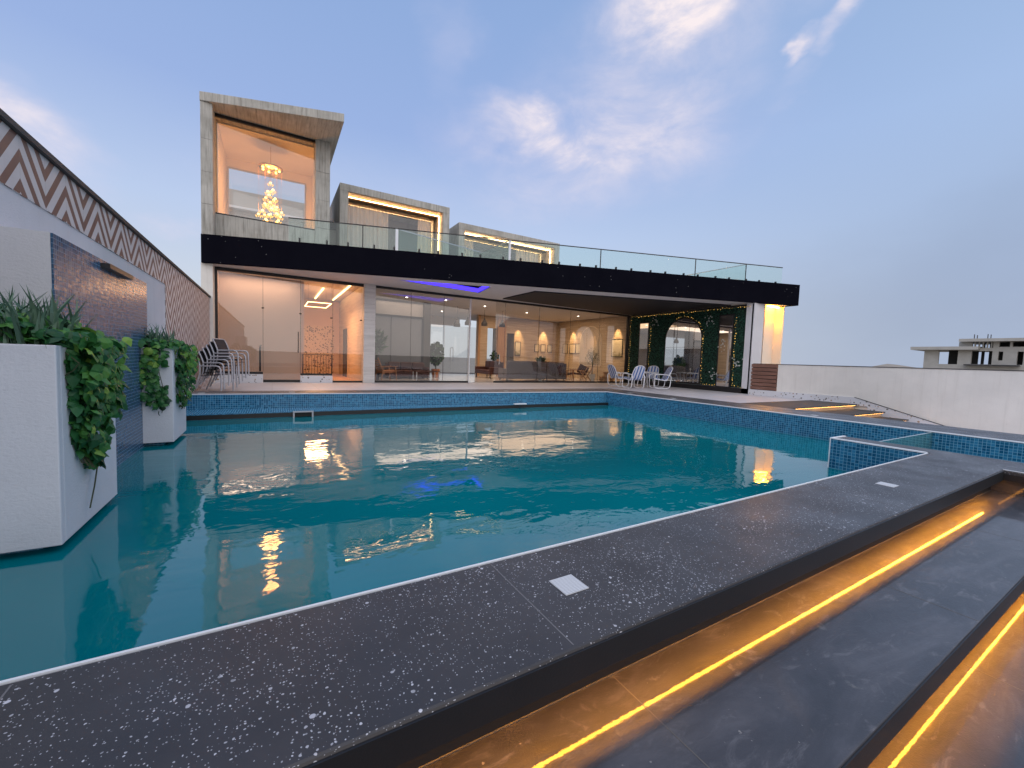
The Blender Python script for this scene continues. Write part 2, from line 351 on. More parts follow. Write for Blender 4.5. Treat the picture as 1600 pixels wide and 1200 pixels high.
# ------------------------------------------------------------------ mesh builder
class MB:
    def __init__(s): s.v = []; s.f = []; s.uv = {}; s.pr = []
    def add(s, vs, fs, uv=None):
        o = len(s.v); s.pr.append((o, len(s.f))); s.v += [tuple(p) for p in vs]
        for i, f in enumerate(fs):
            if uv is not None: s.uv[len(s.f)] = uv if isinstance(uv, tuple) else uv[i]
            s.f.append(tuple(o+k for k in f))
        return s
    def box(s, x0, x1, y0, y1, z0, z1):
        return s.add([(x0, y0, z0), (x1, y0, z0), (x1, y1, z0), (x0, y1, z0), (x0, y0, z1), (x1, y0, z1), (x1, y1, z1), (x0, y1, z1)],
                     [(3, 2, 1, 0), (4, 5, 6, 7), (0, 1, 5, 4), (1, 2, 6, 5), (2, 3, 7, 6), (3, 0, 4, 7)])
    def beam(s, a, b, wd, h, upv=(0, 0, 1)):
        a, b = Vector(a), Vector(b); t = (b-a).normalized(); upv = Vector(upv)
        if abs(t.dot(upv)) > .99: upv = Vector((1, 0, 0))
        sd = t.cross(upv).normalized(); u = sd.cross(t); vs = []
        for p in (a, b):
            for i, j in ((-1, -1), (1, -1), (1, 1), (-1, 1)): vs.append(p+sd*wd/2*i+u*h/2*j)
        return s.add(vs, [(0, 1, 2, 3), (7, 6, 5, 4), (0, 4, 5, 1), (1, 5, 6, 2), (2, 6, 7, 3), (3, 7, 4, 0)])
    def prism(s, poly, z0, z1):
        n = len(poly); area = sum(poly[i][0]*poly[(i+1) % n][1]-poly[(i+1) % n][0]*poly[i][1] for i in range(n))
        if area < 0: poly = poly[::-1]
        return s.add([(x, y, z0) for x, y in poly]+[(x, y, z1) for x, y in poly],
                     [tuple(range(n))[::-1], tuple(range(n, 2*n))]+[(i, (i+1) % n, n+(i+1) % n, n+i) for i in range(n)])
    def wallprism(s, poly, axis, a, b):
        """poly of (h, z); extruded along axis 'x' or 'y' from a to b (h is the other horizontal axis)"""
        n = len(poly); P = (lambda h, z, t: (t, h, z)) if axis == 'x' else (lambda h, z, t: (h, t, z))
        area = sum(poly[i][0]*poly[(i+1) % n][1]-poly[(i+1) % n][0]*poly[i][1] for i in range(n))
        if (area < 0) != (axis == 'y'): poly = poly[::-1]
        return s.add([P(h, z, a) for h, z in poly]+[P(h, z, b) for h, z in poly],
                     [tuple(range(n))[::-1], tuple(range(n, 2*n))]+[(i, (i+1) % n, n+(i+1) % n, n+i) for i in range(n)])
    def tube(s, pts, r, n=8, closed=False):
        pts = [Vector(p) for p in pts]; m = len(pts); vs = []; prev = None
        for i, p in enumerate(pts):
            t = (pts[(i+1) % m]-pts[i-1]) if closed else (pts[min(i+1, m-1)]-pts[max(i-1, 0)])
            t.normalize()
            if prev is None:
                ref = Vector((0, 0, 1)) if abs(t.z) < .9 else Vector((1, 0, 0)); sd = t.cross(ref).normalized()
            else: sd = (prev-t*prev.dot(t)).normalized()
            prev = sd; u = t.cross(sd); rr = r[i] if isinstance(r, (list, tuple)) else r
            vs += [p+(sd*math.cos(2*math.pi*k/n)+u*math.sin(2*math.pi*k/n))*rr for k in range(n)]
        fs = []
        for i in range(m if closed else m-1):
            j = (i+1) % m
            fs += [(i*n+k, i*n+(k+1) % n, j*n+(k+1) % n, j*n+k) for k in range(n)]
        if not closed: fs += [tuple(range(n))[::-1], tuple(range((m-1)*n, m*n))]
        return s.add(vs, fs)
    def lathe(s, prof, c=(0, 0, 0), n=20):
        vs = [(c[0]+r*math.cos(2*math.pi*k/n), c[1]+r*math.sin(2*math.pi*k/n), c[2]+z) for r, z in prof for k in range(n)]
        m = len(prof)
        fs = [(i*n+k, i*n+(k+1) % n, (i+1)*n+(k+1) % n, (i+1)*n+k) for i in range(m-1) for k in range(n)]
        fs += [tuple(range(n))[::-1], tuple(range((m-1)*n, m*n))]
        return s.add(vs, fs)
    def ball(s, c, r, nu=10, nv=7):
        prof = [(max(1e-4, r*math.sin(math.pi*i/nv)), -r*math.cos(math.pi*i/nv)) for i in range(nv+1)]
        return s.lathe(prof, c, nu)
    def leaf(s, p, nrm, tip, size, rnd, shape):
        nrm = nrm.normalized(); tip = (tip-nrm*tip.dot(nrm))
        if tip.length < 1e-3: tip = nrm.orthogonal()
        tip.normalize(); sd = tip.cross(nrm)
        vs = [p+nrm*size*.08]+[p+(sd*a+tip*b)*size-nrm*size*c for a, b, c in shape]
        n = len(shape)
        return s.add(vs, [(0, 1+i, 1+(i+1) % n) for i in range(n)], [((rnd, .5),)*3 for _ in range(n)])
    def each(s, name, material, parent=None, **kw):
        out = []; ends = s.pr[1:]+[(len(s.v), len(s.f))]
        for (v0, f0), (v1, f1) in zip(s.pr, ends):
            q = MB(); q.add(s.v[v0:v1], [tuple(i-v0 for i in f) for f in s.f[f0:f1]]); out.append(q.build(name, material, parent, **kw))
        return out
    def build(s, name, material, parent=None, world=True, smooth=False, bevel=0.):
        me = bpy.data.meshes.new(name); me.from_pydata(s.v, [], s.f); me.update()
        uvl = me.uv_layers.new(name='UVMap').data
        for p in me.polygons:
            N = p.normal; ov = s.uv.get(p.index)
            for k, li in enumerate(p.loop_indices):
                if ov is not None: uvl[li].uv = ov[k]; continue
                q = me.vertices[me.loops[li].vertex_index].co
                if abs(N.z) > .75: uvl[li].uv = (q.x, q.y)
                else:
                    l = math.hypot(N.x, N.y) or 1; uvl[li].uv = (q.x*-N.y/l+q.y*N.x/l, q.z)
            p.use_smooth = smooth
        me.materials.append(material)
        o = bpy.data.objects.new(name, me); C.objects.link(o)
        if parent is not None:
            o.parent = parent
            if world and parent.type == 'EMPTY': o.matrix_parent_inverse = Matrix.Translation(-parent.location)
        if bevel:
            b = o.modifiers.new('bevel', 'BEVEL'); b.width = bevel; b.segments = 2; b.limit_method = 'ANGLE'
        if smooth:
            try: me.set_sharp_from_angle(angle=R(50))
            except Exception: pass
        return o
def thing(name, label, cat, loc=(0, 0, 0), group=None, rz=0):
    o = bpy.data.objects.new(name, None); C.objects.link(o); o.location = loc; o.rotation_euler = (0, 0, rz); o.empty_display_size = .2
    return tag(o, label, cat, group)
def tag(o, label, cat, group=None):
    o['label'] = label; o['category'] = cat
    if group: o['group'] = group
    return o
def struct(o, kind='structure'): o['kind'] = kind; return o
def copy_tree(o, parent=None):
    c = o.copy(); C.objects.link(c); c.parent = parent
    if parent is not None: c.matrix_parent_inverse = o.matrix_parent_inverse.copy()
    for ch in list(o.children): copy_tree(ch, c)
    return c
def B(*a): return MB().box(*a)
def lamp(kind, name, parent, loc, energy, color, target=None, **kw):
    l = bpy.data.lights.new(name, kind); l.energy = energy; l.color = color
    for k, v in kw.items(): setattr(l, k, v)
    o = bpy.data.objects.new(name, l); C.objects.link(o); o.location = loc
    if target is not None: o.rotation_euler = (Vector(target)-Vector(loc)).to_track_quat('-Z', 'Y').to_euler()
    if parent is not None: o.parent = parent; o.matrix_parent_inverse = Matrix.Translation(-parent.location)
    return o

# =================================================================== SETTING
g = MB()
N = 48
def gz_(x, y):
    z = -.85
    z += 3.2*math.exp(-(((x-112)/14)**2+((y-33)/8)**2))+.9*math.exp(-(((x-125)/30)**2+((y-45)/30)**2))
    return z
xs = [-3000, -900, -300, -90, -40, -20] + [i*6.-10 for i in range(44)] + [300, 500, 900, 1700, 3000]
ys = [-2500, -700, -200, -60, -30] + [i*6.-20 for i in range(28)] + [190, 260, 420, 800, 1600, 3200]
vs = [(x, y, gz_(x, y)) for y in ys for x in xs]; W_ = len(xs)
g.add(vs, [(j*W_+i, j*W_+i+1, (j+1)*W_+i+1, (j+1)*W_+i) for j in range(len(ys)-1) for i in range(W_-1)])
struct(g.build('ground', ground_m, smooth=True))
PXR = 16.85
struct(MB().prism([(-1.7, 9.42), (8.88, 9.28), (8.88, 6.4), (PXR, 6.4), (PXR, 16.46), (-1.7, 16.46)], -.5, 0).build('deck', paving))
struct(B(8.95, PXR, -6, 4.5, -.84, -.45).build('lower_terrace', paving))
struct(B(-1.7, 5.39, -8, -.62, -.8, -.29).build('walkway', slate))
struct(MB().prism([(-1.69, 1.34), (5.80, 1.34), (5.80, -3), (7.82, -3), (7.82, 8.3), (-1.69, 8.9)], -.06, -.04).build('pool_water', water_m))

# ---------------------------------------------------------------- swimming pool
pool = thing('swimming_pool', 'blue mosaic swimming pool with raised black speckled rim and white edge trim', 'swimming pool', (0, 1.1, -.6))
MB().prism([(-1.7, .83), (5.33, .83), (5.33, -3), (5.97, -3), (5.97, 2.17), (5.665, 2.17), (5.665, 1.361), (-1.7, 1.361)], .272, .31).build('coping', coping_m, pool, bevel=.008)
farl = lambda x: 8.80-(x+1.7)*.0632
MB().prism([(-1.7, farl(-1.7)+.03), (7.84, farl(7.84)+.03), (7.84, -3), (8.9, -3), (8.9, 9.28), (-1.7, 9.42)], .222, .31).build('coping', coping_m, pool, bevel=.006)
MB().prism([(-1.7, farl(-1.7)), (7.80, farl(7.80)), (7.80, farl(7.8)+.04), (-1.7, farl(-1.7)+.04)], -.6, .302).build('tiled_wall', tile, pool)
B(7.80, 7.836, -3, farl(7.8), -.6, .302).build('tiled_wall', tile, pool)
bl = MB().box(5.635, 5.66, 1.357, 2.19, -.6, .302).box(5.66, 5.975, 2.166, 2.19, -.6, .302).box(5.976, 5.99, -3, 2.19, -.6, .302)
bl.build('tiled_wall', tile, pool)
MB().box(-1.7, 5.635, 1.352, 1.3705, -.6, .302).build('tiled_wall', tile, pool)
tr = MB().box(-1.7, 5.627, 1.3615, 1.3705, .3025, .3125)
tr.box(5.627, 5.664, 1.3765, 2.196, .303, .316).box(5.6645, 5.98, 2.168, 2.196, .303, .316).box(5.627, 5.634, 2.186, 2.196, -.55, .3025)
tr.box(7.79, 7.839, -3, farl(7.8)-.002, .303, .316)
tr.prism([(-1.7, farl(-1.7)-.01), (7.835, farl(7.83)-.01), (7.835, farl(7.83)+.028), (-1.7, farl(-1.7)+.028)], .303, .3155)
tr.box(5.3375, 5.35, -3, .83, .303, .3135)
tr.each('edge_trim', trim_m, pool)
ld = MB().prism([(-1.69, 8.02), (4.98, 8.09), (4.98, 8.35), (-1.69, 8.79)], -.6, .05).prism([(5.02, 8.13), (7.70, 8.04), (7.70, 8.20), (5.02, 8.36)], -.6, .05)
ld.build('ledge', tile, pool)
lf = MB().prism([(-1.69, 8.005), (4.98, 8.075), (4.98, 8.088), (-1.69, 8.018)], -.03, .040).prism([(5.02, 8.115), (7.71, 8.025), (7.71, 8.038), (5.02, 8.128)], -.03, .040)
lf.build('ledge_edge', black, pool)
sk = MB().box(.31, .63, 7.955, 8.004, .046, .066).box(.31, .335, 7.955, 8.004, -.05, .0455).box(.605, .63, 7.955, 8.004, -.05, .0455)
sk = sk.build('skimmer', alu, pool); B(.336, .604, 7.985, 8.003, -.03, .045).build('skimmer_mouth_shade', shade_m, sk)  # dark panel paints the shade inside the skimmer opening
MB().box(4.8, 5.12, 8.0, 8.07, .06, .085).build('water_inlet', white_metal, pool)
MB().box(-1.30, -1.18, 7.9, 8.0, -.04, .02).build('water_inlet', white_metal, pool)
B(5.99, 7.80, 1.86, 1.885, -.3, .300).build('glass_divider', m_glass('pool_divider_glass', (.70, .86, .84), 1.4, 0, .35, (.16, .36, .36)), pool)
MB().box(-1.7, 5.33, .823, .8299, .219, .3015).box(5.3305, 5.337, -3, .8299, .2225, .3015).each('rim_lip', lip_m, pool)
B(-1.7, 5.39, .897, 1.345, -.6, .2715).build('rim_wall', matte, pool)
B(5.40, 5.965, -3, 1.34, -.6, .2715).build('rim_wall', slate, pool)
MB().prism([(-1.7, farl(-1.7)+.05), (7.86, farl(7.84)+.05), (7.86, -3), (8.86, -3), (8.86, 9.24), (-1.7, 9.38)], -.6, .219).build('rim_wall', slate, pool)
gr = MB()
for x in (-.52, .725, 1.95, 3.18, 4.41): gr.box(x-.0022, x+.0022, .845, 1.347, .309, .3105)
gr.each('grout_line', simple('pale_grout', (.16, .155, .16), .8), pool)
drain_m = m_drain()
for x, y, rz in ((.905, 1.095, .0), (3.735, 1.095, 0), (.33, 9.02, 0), (-1.08, 9.0, 0), (5.0, 8.78, 0), (8.2, 7.75, 0), (8.15, 6.35, 0), (8.12, 3.42, 0)):
    s = .05
    MB().box(x-s, x+s, y-s, y+s, .3085, .3125).build('drain_cover', drain_m, pool)

# ---------------------------------------------------------------- poolside lit steps
st = thing('lit_steps', 'black slate steps below the pool rim with amber light strips under each nosing', 'steps', (2, .4, -.6))
B(-1.7, 5.39, .40, .896, .077, .11).build('tread', slate, st, bevel=.005)
B(-1.7, 5.39, .3955, .3995, .028, .104).build('nosing', lip_m, st)
B(-1.7, 5.39, .475, .88, -.6, .0765).build('riser', matte, st)
B(-1.7, 5.39, -.60, .4745, -.165, -.09).build('tread', slate, st, bevel=.005)
B(-1.7, 5.39, -.55, .46, -.6, -.166).build('riser', slate, st)
B(-1.7, 5.14, .880, .886, .264, .2715).build('light_strip', led_step, st)
B(-1.7, 5.14, .456, .462, .069, .0765).build('light_strip', led_step, st)
gl_ = MB()
for x in (-.30, .93, 2.46, 3.9): gl_.box(x-.002, x+.002, .405, .890, .109, .1105).box(x-.002, x+.002, -.5, .465, -.091, -.0895)
gl_.box(-1.7, 5.38, .8925, .8962, .109, .112); gl_.box(-1.7, 5.38, .4705, .4740, -.091, -.088)
gl_.each('grout_line', simple('warm_grout', (.12, .11, .10), .7), st)

# ---------------------------------------------------------------- right hand garden steps
gs = thing('garden_steps', 'wide flight of dark steps lit amber from below, leading down beside the pale wall', 'steps', (12, 5, -.6))
for y0, y1, z, x1 in ((5.84, 7.2, .004, 16.74), (5.07, 5.9, -.146, 16.62), (4.48, 5.14, -.296, 16.5)):
    B(9.0, x1, y0, y1, z-.035, z).build('tread', garden_m, gs, bevel=.004)
    B(9.0, x1+.02, y0+.09, y1, z-.16, z-.036).build('riser', trav, gs)
    B(9.1, x1-.08, y0+.025, y0+.033, z-.043, z-.0355).build('light_strip', led_garden, gs)

# ---------------------------------------------------------------- right boundary wall
rw = thing('boundary_wall', 'long pale plaster wall with thin dark coping on the right of the steps', 'wall', (17, 4, -.8))
B(PXR, PXR+.25, -9, 8.44, -.85, 1.245).build('wall_body', grey_wall, rw)
B(PXR-.015, PXR+.28, -9, 8.45, 1.246, 1.268).build('wall_coping', charcoal, rw)
MB().wallprism([(9.5, -.05), (9.5, .215), (5.94, .22), (3.1, -.60), (-9, -.60), (-9, -.84), (5.6, -.84), (5.6, -.05)], 'x', PXR-.05, PXR-.002).build('skirting', terr, rw)
MB().beam((PXR-.03, 5.96, .226), (PXR-.03, 3.1, -.594), .06, .012).build('skirting_cap', charcoal, rw)
gt = thing('timber_gate', 'low gate of horizontal reddish brown timber slats between white pillar and pale wall', 'gate', (PXR+.05, 9, .2))
for i in range(7):
    z0 = .225+i*.149
    B(PXR+.0+.012*(i % 2), PXR+.06, 8.47, 9.46, z0, z0+.128).build('slat', slats_m, gt, bevel=.006)
B(PXR+.062, PXR+.10, 8.5, 9.44, .2, 1.27).build('backing', charcoal, gt)

# ---------------------------------------------------------------- left boundary wall with chevrons
lw = thing('chevron_wall', 'long white boundary wall with a brown and white zigzag tile pattern and dark coping', 'wall', (-1.8, 8, -.8))
B(-2.0, -1.70, -1.5, 16.6, -.85, 2.70).build('wall_body', white_wall, lw)
MB().wallprism([(-1.5, 2.25), (9.80, 2.25), (9.80, -.02), (16.2, -.02), (16.2, 2.695), (-1.5, 2.695)], 'x', -1.701, -1.690).build('chevron_panel', chevron, lw)
B(-2.04, -1.655, -1.5, 16.3, 2.70, 2.745).build('wall_coping', charcoal, lw)
fo = thing('waterfall_panel', 'tall blue glass mosaic fountain panel on a white block against the zigzag wall', 'fountain', (-1.5, 5, -.6))
B(-1.699, -1.274, 3.96, 6.33, -.6, 1.835).build('block', white_wall, fo)
B(-1.273, -1.262, 3.962, 6.328, -.6, 1.833).build('mosaic_face', tile2, fo)
B(-1.261, -1.20, 4.84, 5.53, 1.76, 1.80).build('spout', black, fo)
def planter(name, y0, y1, label):
    p = thing(name, label, 'planter', (-1.35, (y0+y1)/2, -.3))
    sh = MB().box(-1.69, -.99, y0, y0+.05, 0, 1.09).box(-1.69, -.99, y1-.05, y1, 0, 1.09).box(-1.04, -.99, y0+.0505, y1-.0505, 0, 1.09).box(-1.69, -1.0405, y0+.0505, y1-.0505, 0, .06)
    sh.build('planter_body', planter_m, p, bevel=.006)
    B(-1.68, -1.045, y0+.055, y1-.055, .9, 1.02).build('soil', soil_m, p)
    B(-1.69, -1.10, y0+.10, y1-.10, -.6, -.001).build('plinth', tile, p)
planter('large_planter', 3.10, 4.03, 'white stone planter in front, nearest the camera, overflowing with ivy')
planter('corner_planter', 6.05, 6.86, 'smaller looking white stone planter beyond the blue fountain panel')

# ---------------------------------------------------------------- ivy
IVY = [(0, -.45, .1), (.28, -.30, .02), (.50, -.02, .10), (.30, .10, 0), (.22, .32, .06), (0, .62, .16), (-.22, .32, .06), (-.30, .10, 0), (-.50, -.02, .10), (-.28, -.30, .02)]
RND = [(0, -.45, .05), (.36, -.25, .08), (.46, .08, .1), (.24, .40, .08), (0, .52, .14), (-.24, .40, .08), (-.46, .08, .1), (-.36, -.25, .08)]
def rv(): return Vector((random.gauss(0, 1), random.gauss(0, 1), random.gauss(0, 1)))
def ivy(name, base, top, drapes, label, size, blades):
    p = thing(name, label, 'plant', base)
    mb = MB()
    for n, (x0, x1, y0, y1, hump) in top:
        for _ in range(n):
            x, y = random.uniform(x0, x1), random.uniform(y0, y1)
            e = 1-abs((x-x0)/(x1-x0)*2-1)**2*.5; e *= 1-abs((y-y0)/(y1-y0)*2-1)**2*.35
            z = 1.05+hump*e*random.random()**.6
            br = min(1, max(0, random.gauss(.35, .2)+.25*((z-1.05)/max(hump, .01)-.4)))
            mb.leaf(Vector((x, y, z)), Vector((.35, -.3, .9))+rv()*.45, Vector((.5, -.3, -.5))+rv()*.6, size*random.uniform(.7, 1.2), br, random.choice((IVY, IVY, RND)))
    for n, face, h0, h1, depth, bulge in drapes:
        k = 0
        while k < n:
            h = random.uniform(h0, h1); dmax = depth(h)
            if random.random() > dmax/1.05: continue
            z = 1.14-random.random()*dmax; k += 1
            o = random.random()**1.5*bulge*(1-.55*max(0, (1.1-z)/1.0)); pos = Vector((-.985+o, h, z)) if face == 'x' else Vector((h, face-o, z))
            nm = Vector((1, -.25, .35)) if face == 'x' else Vector((.2, -1, .35))
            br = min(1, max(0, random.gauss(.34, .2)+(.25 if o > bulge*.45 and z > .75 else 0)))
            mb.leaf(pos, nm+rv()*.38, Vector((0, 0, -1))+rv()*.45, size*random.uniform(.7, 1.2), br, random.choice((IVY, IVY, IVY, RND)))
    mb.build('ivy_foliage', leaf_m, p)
    gb = MB()
    for n, (x0, x1, y0, y1), hgt in blades:
        for _ in range(n):
            b = Vector((random.uniform(x0, x1), random.uniform(y0, y1), 1.06)); a = random.random()*6.28; ln = Vector((math.cos(a), math.sin(a), 0))*random.uniform(.1, .75)
            H = hgt*random.uniform(.5, 1.1); sd = Vector((-math.sin(a), math.cos(a), 0))*.010; r_ = random.random()
            p1 = b+Vector((0, 0, H*.6))+ln*H*.35; p2 = b+Vector((0, 0, H*.95))+ln*H
            gb.add([b-sd, b+sd, p1+sd*.8, p1-sd*.8, p2], [(0, 1, 2, 3), (3, 2, 4)], [((r_, .5),)*4, ((r_, .5),)*3])
    gb.build('grass_tuft', grass_m, p)
    vm = MB()
    for _ in range(16):
        n, face, h0, h1, depth, bulge = random.choice(drapes); h = random.uniform(h0, h1); dd = depth(h)
        pts = [((-.975+.05*math.sin(i*1.3+h*9), h+.03*math.sin(i+h*20), 1.12-dd*i/6) if face == 'x' else (h+.03*math.sin(i+h*20), face-.025, 1.12-dd*i/6)) for i in range(7)]
        vm.tube(pts, .0035, 5)
    if name == 'ivy_plant' and base[1] < 5: vm.tube([(-.965, 3.56, .34), (-.96, 3.48, .22), (-.955, 3.38, .11)], .004, 5)
    vm.build('vine_stem', stem_m, p)
def prof(pts):
    def f(h):
        for (a, b), (c, d_) in zip(pts, pts[1:]):
            if a <= h <= c: return b+(d_-b)*(h-a)/(c-a)
        return 0
    return f
ivy('ivy_plant', (-1.3, 3.5, 1.02), [(520, (-1.68, -1.0, 3.12, 3.95, .26)), (200, (-1.15, -.90, 3.22, 3.80, .15))],
    [(640, 'x', 3.20, 3.84, prof([(3.20, .20), (3.26, .55), (3.34, .72), (3.46, .79), (3.56, .68), (3.64, .50), (3.74, .54), (3.80, .36), (3.84, .10)]), .13)],
    'bushy green ivy with grass tufts trailing down the nearest white planter', .088, [(420, (-1.68, -1.05, 3.11, 3.7), .34), (60, (-1.6, -1.1, 3.5, 4.0), .22)])
ivy('ivy_plant', (-1.3, 6.4, 1.02), [(420, (-1.68, -.95, 6.02, 6.9, .20))],
    [(300, 'x', 6.10, 7.02, prof([(6.10, .05), (6.2, .70), (6.45, .80), (6.7, .60), (6.85, .62), (7.02, .25)]), .15), (250, 6.045, -1.70, -1.04, prof([(-1.70, .30), (-1.5, .42), (-1.25, .62), (-1.12, .80), (-1.04, .72)]), .12)],
    'smaller clump of ivy spilling in two lobes over the planter beyond the fountain panel', .085, [(260, (-1.68, -1.05, 6.06, 6.8), .32)])

# =================================================================== VILLA
V = thing('villa', 'modern two storey villa with black roof band, glazed ground floor and concrete boxes above', 'house', (8, 18, 0))
FL, FR = (-1.88, 15.86), (18.95, 8.88)
fy = lambda x, o=0.: FL[1]+o+(x-FL[0])*(FR[1]-FL[1])/(FR[0]-FL[0])
ZS, ZT = 3.74, 4.60
MB().prism([(FL[0]+.13, FL[1]+.17), (FR[0]-.16, FR[1]+.24), (FR[0]-.16, 27), (FL[0]+.13, 27)], ZS+.22, ZT-.01).build('roof_slab', rough_conc, V)
nx, ny = .317*.14, .948*.14
MB().prism([FL, FR, (FR[0]-.02, FR[1]+.16), (FL[0], FL[1]+.15)], ZS, ZT).build('fascia', stucco, V, bevel=.01)
MB().prism([(FR[0], FR[1]+.001), (FR[0], 27), (FR[0]-.15, 27), (FR[0]-.15, FR[1]+.2)], ZS, ZT).build('fascia', stucco, V)
MB().prism([(FL[0], FL[1]+.155), (FL[0], 16.5), (FL[0]+.12, 16.5), (FL[0]+.12, FL[1]+.155)], ZS, ZT).build('fascia', stucco, V)
def holed(outer, holes, z, name, m, parent):
    bm = bmesh.new(); es = []
    for loop in [outer]+holes:
        vs_ = [bm.verts.new((x, y, z)) for x, y in loop]
        es += [bm.edges.new((vs_[i], vs_[(i+1) % len(vs_)])) for i in range(len(vs_))]
    bmesh.ops.triangle_fill(bm, use_beauty=True, use_dissolve=False, edges=es)
    mb = MB(); bm.verts.index_update()
    mb.add([tuple(v.co) for v in bm.verts], [tuple(v.index for v in f.verts)[::1 if f.normal.z < 0 else -1] for f in bm.faces]); bm.free()
    return mb.build(name, m, parent)
blue = [(3.85, 14.72), (7.02, 13.72), (7.28, 15.28)]
holed([(FL[0]+.1, fy(FL[0]+.1, .16)), (FR[0]-.15, fy(FR[0]-.15, .16)), (FR[0]-.15, 16.45), (FL[0]+.1, 16.45)], [blue], ZS+.015, 'soffit', soffit_m, V)
rc = MB()
for i in range(3):
    a, b = blue[i], blue[(i+1) % 3]; rc.add([(a[0], a[1], ZS+.012), (b[0], b[1], ZS+.012), (b[0], b[1], ZS+.2), (a[0], a[1], ZS+.2)], [(0, 1, 2, 3), (3, 2, 1, 0)])
rc.add([(x, y, ZS+.2) for x, y in blue], [(0, 1, 2), (2, 1, 0)])
rc = rc.build('light_recess', soffit_m, V)
cx_, cy_ = sum(p[0] for p in blue)/3, sum(p[1] for p in blue)/3
inn = [(x+(cx_-x)*.05, y+(cy_-y)*.05) for x, y in blue]; ls = MB()
for i in range(3): a, b = inn[i], inn[(i+1) % 3]; ls.beam((a[0], a[1], ZS+.10), (b[0], b[1], ZS+.105), .012, .15)  # strip made tall so its glow stands in for the lit recess sides
ls.build('blue_light_strip', led_blue, rc)
MB().prism([(8.72, 15.86), (8.72, 13.35), (16.35, 10.78), (16.98, 10.58), (16.98, 16.15)], ZS-.03, ZS+.012).build('timber_soffit', dark_panel, V)
# ground floor front
MB().box(-1.90, -1.60, 15.98, 16.62, 0, ZS+.014).build('pier', grey_wall, V)
MB().box(3.0, 3.42, 16.32, 16.72, 0, ZS+.014).build('column', trav_pale, V)
GY = 16.5
hd = MB().box(-1.60, 3.0, GY-.05, GY+.05, ZS-.09, ZS+.013).box(3.42, 17.06, GY-.05, GY+.05, ZS-.075, ZS+.013)
hd.box(-1.60, -1.53, GY-.05, GY+.05, 0, ZS-.091).box(16.95, 17.06, GY-.05, GY+.05, 0, ZS-.076)
hd.build('window_header', black, V)
def pane(x0, x1, z0, z1, m=glass, y=GY, bar=0., name='glass_panel', par=V):
    o = B(x0+.006, x1-.006, y-.006, y+.006, z0, z1).build(name, m, par)
    if bar: B(x0+.004, x1-.004, y-.02, y+.02, z0-bar, z0-.0005).build('bottom_rail', black, o)
    return o
pane(-1.53, -.27, .37, ZS-.09, bar=.08)
dr = pane(-.27, .87, .10, ZS-.09, m=glass, y=GY-.03, bar=.09, name='glass_door')
MB().tube([(.80, GY-.045, 1.07), (.80, GY-.10, 1.07), (.80, GY-.10, 1.80), (.80, GY-.045, 1.80)], .014).build('door_handle', black, dr)
pane(.87, 1.93, .33, ZS-.09, bar=.07); pane(1.93, 3.0, .07, ZS-.09, bar=.06)
MB().box(-1.6, -.27, GY-.09, GY+.09, 0, .285).box(.87, 1.93, GY-.09, GY+.09, 0, .255).each('terrazzo_kerb', terr, V)
B(-.262, .862, GY-.10, GY+.09, 0, .006).build('door_sill', terr, V)
for x0, x1 in ((3.42, 4.85), (4.85, 6.25), (6.25, 7.47)): pane(x0, x1, .08, ZS-.075, bar=.075)
for x0, x1 in ((8.70, 9.22), (9.22, 11.1), (11.1, 13.0), (13.0, 14.95), (14.95, 16.95)): pane(x0, x1, .08, ZS-.075, bar=.075, y=GY+.03 if x0 > 9 else GY-.02)
MB().tube([(8.93, GY-.05, 1.3), (8.93, GY-.09, 1.28), (8.93, GY-.09, .86), (8.93, GY-.05, .84)], .02).build('door_handle', steel, V)
B(7.44, 7.475, GY-.06, GY+.06, .0, ZS-.08).build('glass_edge_reflection', trim_m, V)  # white bar stands in for the bright reflection along the glass edge
jt = MB()
for x, z0 in ((-.27, .37), (.87, .33), (1.93, .33), (4.85, .09), (6.25, .09), (9.22, .09), (11.1, .09), (13.0, .09), (14.95, .09)): jt.box(x-.005, x+.005, GY-.008, GY+.008, z0, ZS-.1)
jt.each('glass_joint', charcoal, V)
ft = MB()
for x, z in ((-.27, 2.55), (.87, 2.45), (1.88, 2.38), (2.92, 2.38)): ft.lathe([(.03, -.02), (.045, 0), (.03, .02)], (x, GY-.05, z), 10)
ft.each('glass_clamp', black, V)
# interior shell, ground floor
MB().box(-1.6, 3.2, 16.56, 25, -.04, .006).build('lobby_floor', oak_floor, V)
MB().box(3.4, 17.2, 16.56, 27, -.05, .007).build('lounge_floor', pale_floor, V)
B(-1.85, 18.7, 16.56, 26.9, ZS+.016, ZS+.07).build('ceiling', ceil_m, V)
lb = MB().box(-1.59, .95, 17.55, 17.65, .007, ZS).box(.95, 1.05, 17.651, 23, .007, ZS).box(.95, 3.2, 23, 23.15, .007, ZS); lb.build('lobby_wall', beige, V)
MB().box(-1.9, -1.59, 16.63, 18, .007, ZS).build('lobby_wall', beige, V)
B(1.08, 2.75, 22.93, 22.995, .007, 2.45).build('pebble_wall', mosaic, V)
MB().box(3.0, 3.39, 16.73, 23, .007, ZS).build('dividing_wall', trav, V)
B(2.955, 2.995, 20.3, 21.3, .007, 2.25).build('lobby_door', charcoal, V)
MB().box(10.93, 11.62, 23, 23.2, .008, ZS).box(12.25, 17.3, 23, 23.2, .008, ZS).box(11.62, 12.25, 23, 23.2, .008, .85).box(11.62, 12.25, 23, 23.2, 3.0, ZS).build('rear_wall', trav, V)
MB().box(17.12, 17.35, 16.4, 23, .008, ZS).build('side_wall', trav, V)
B(13.05, 13.55, 22.95, 22.998, .008, 2.75).build('inner_door', charcoal, V)
MB().box(10.93, 11.05, 22.85, 22.995, .008, ZS).box(12.3, 12.9, 22.9, 22.995, .008, ZS).each('timber_panel', oak, V)
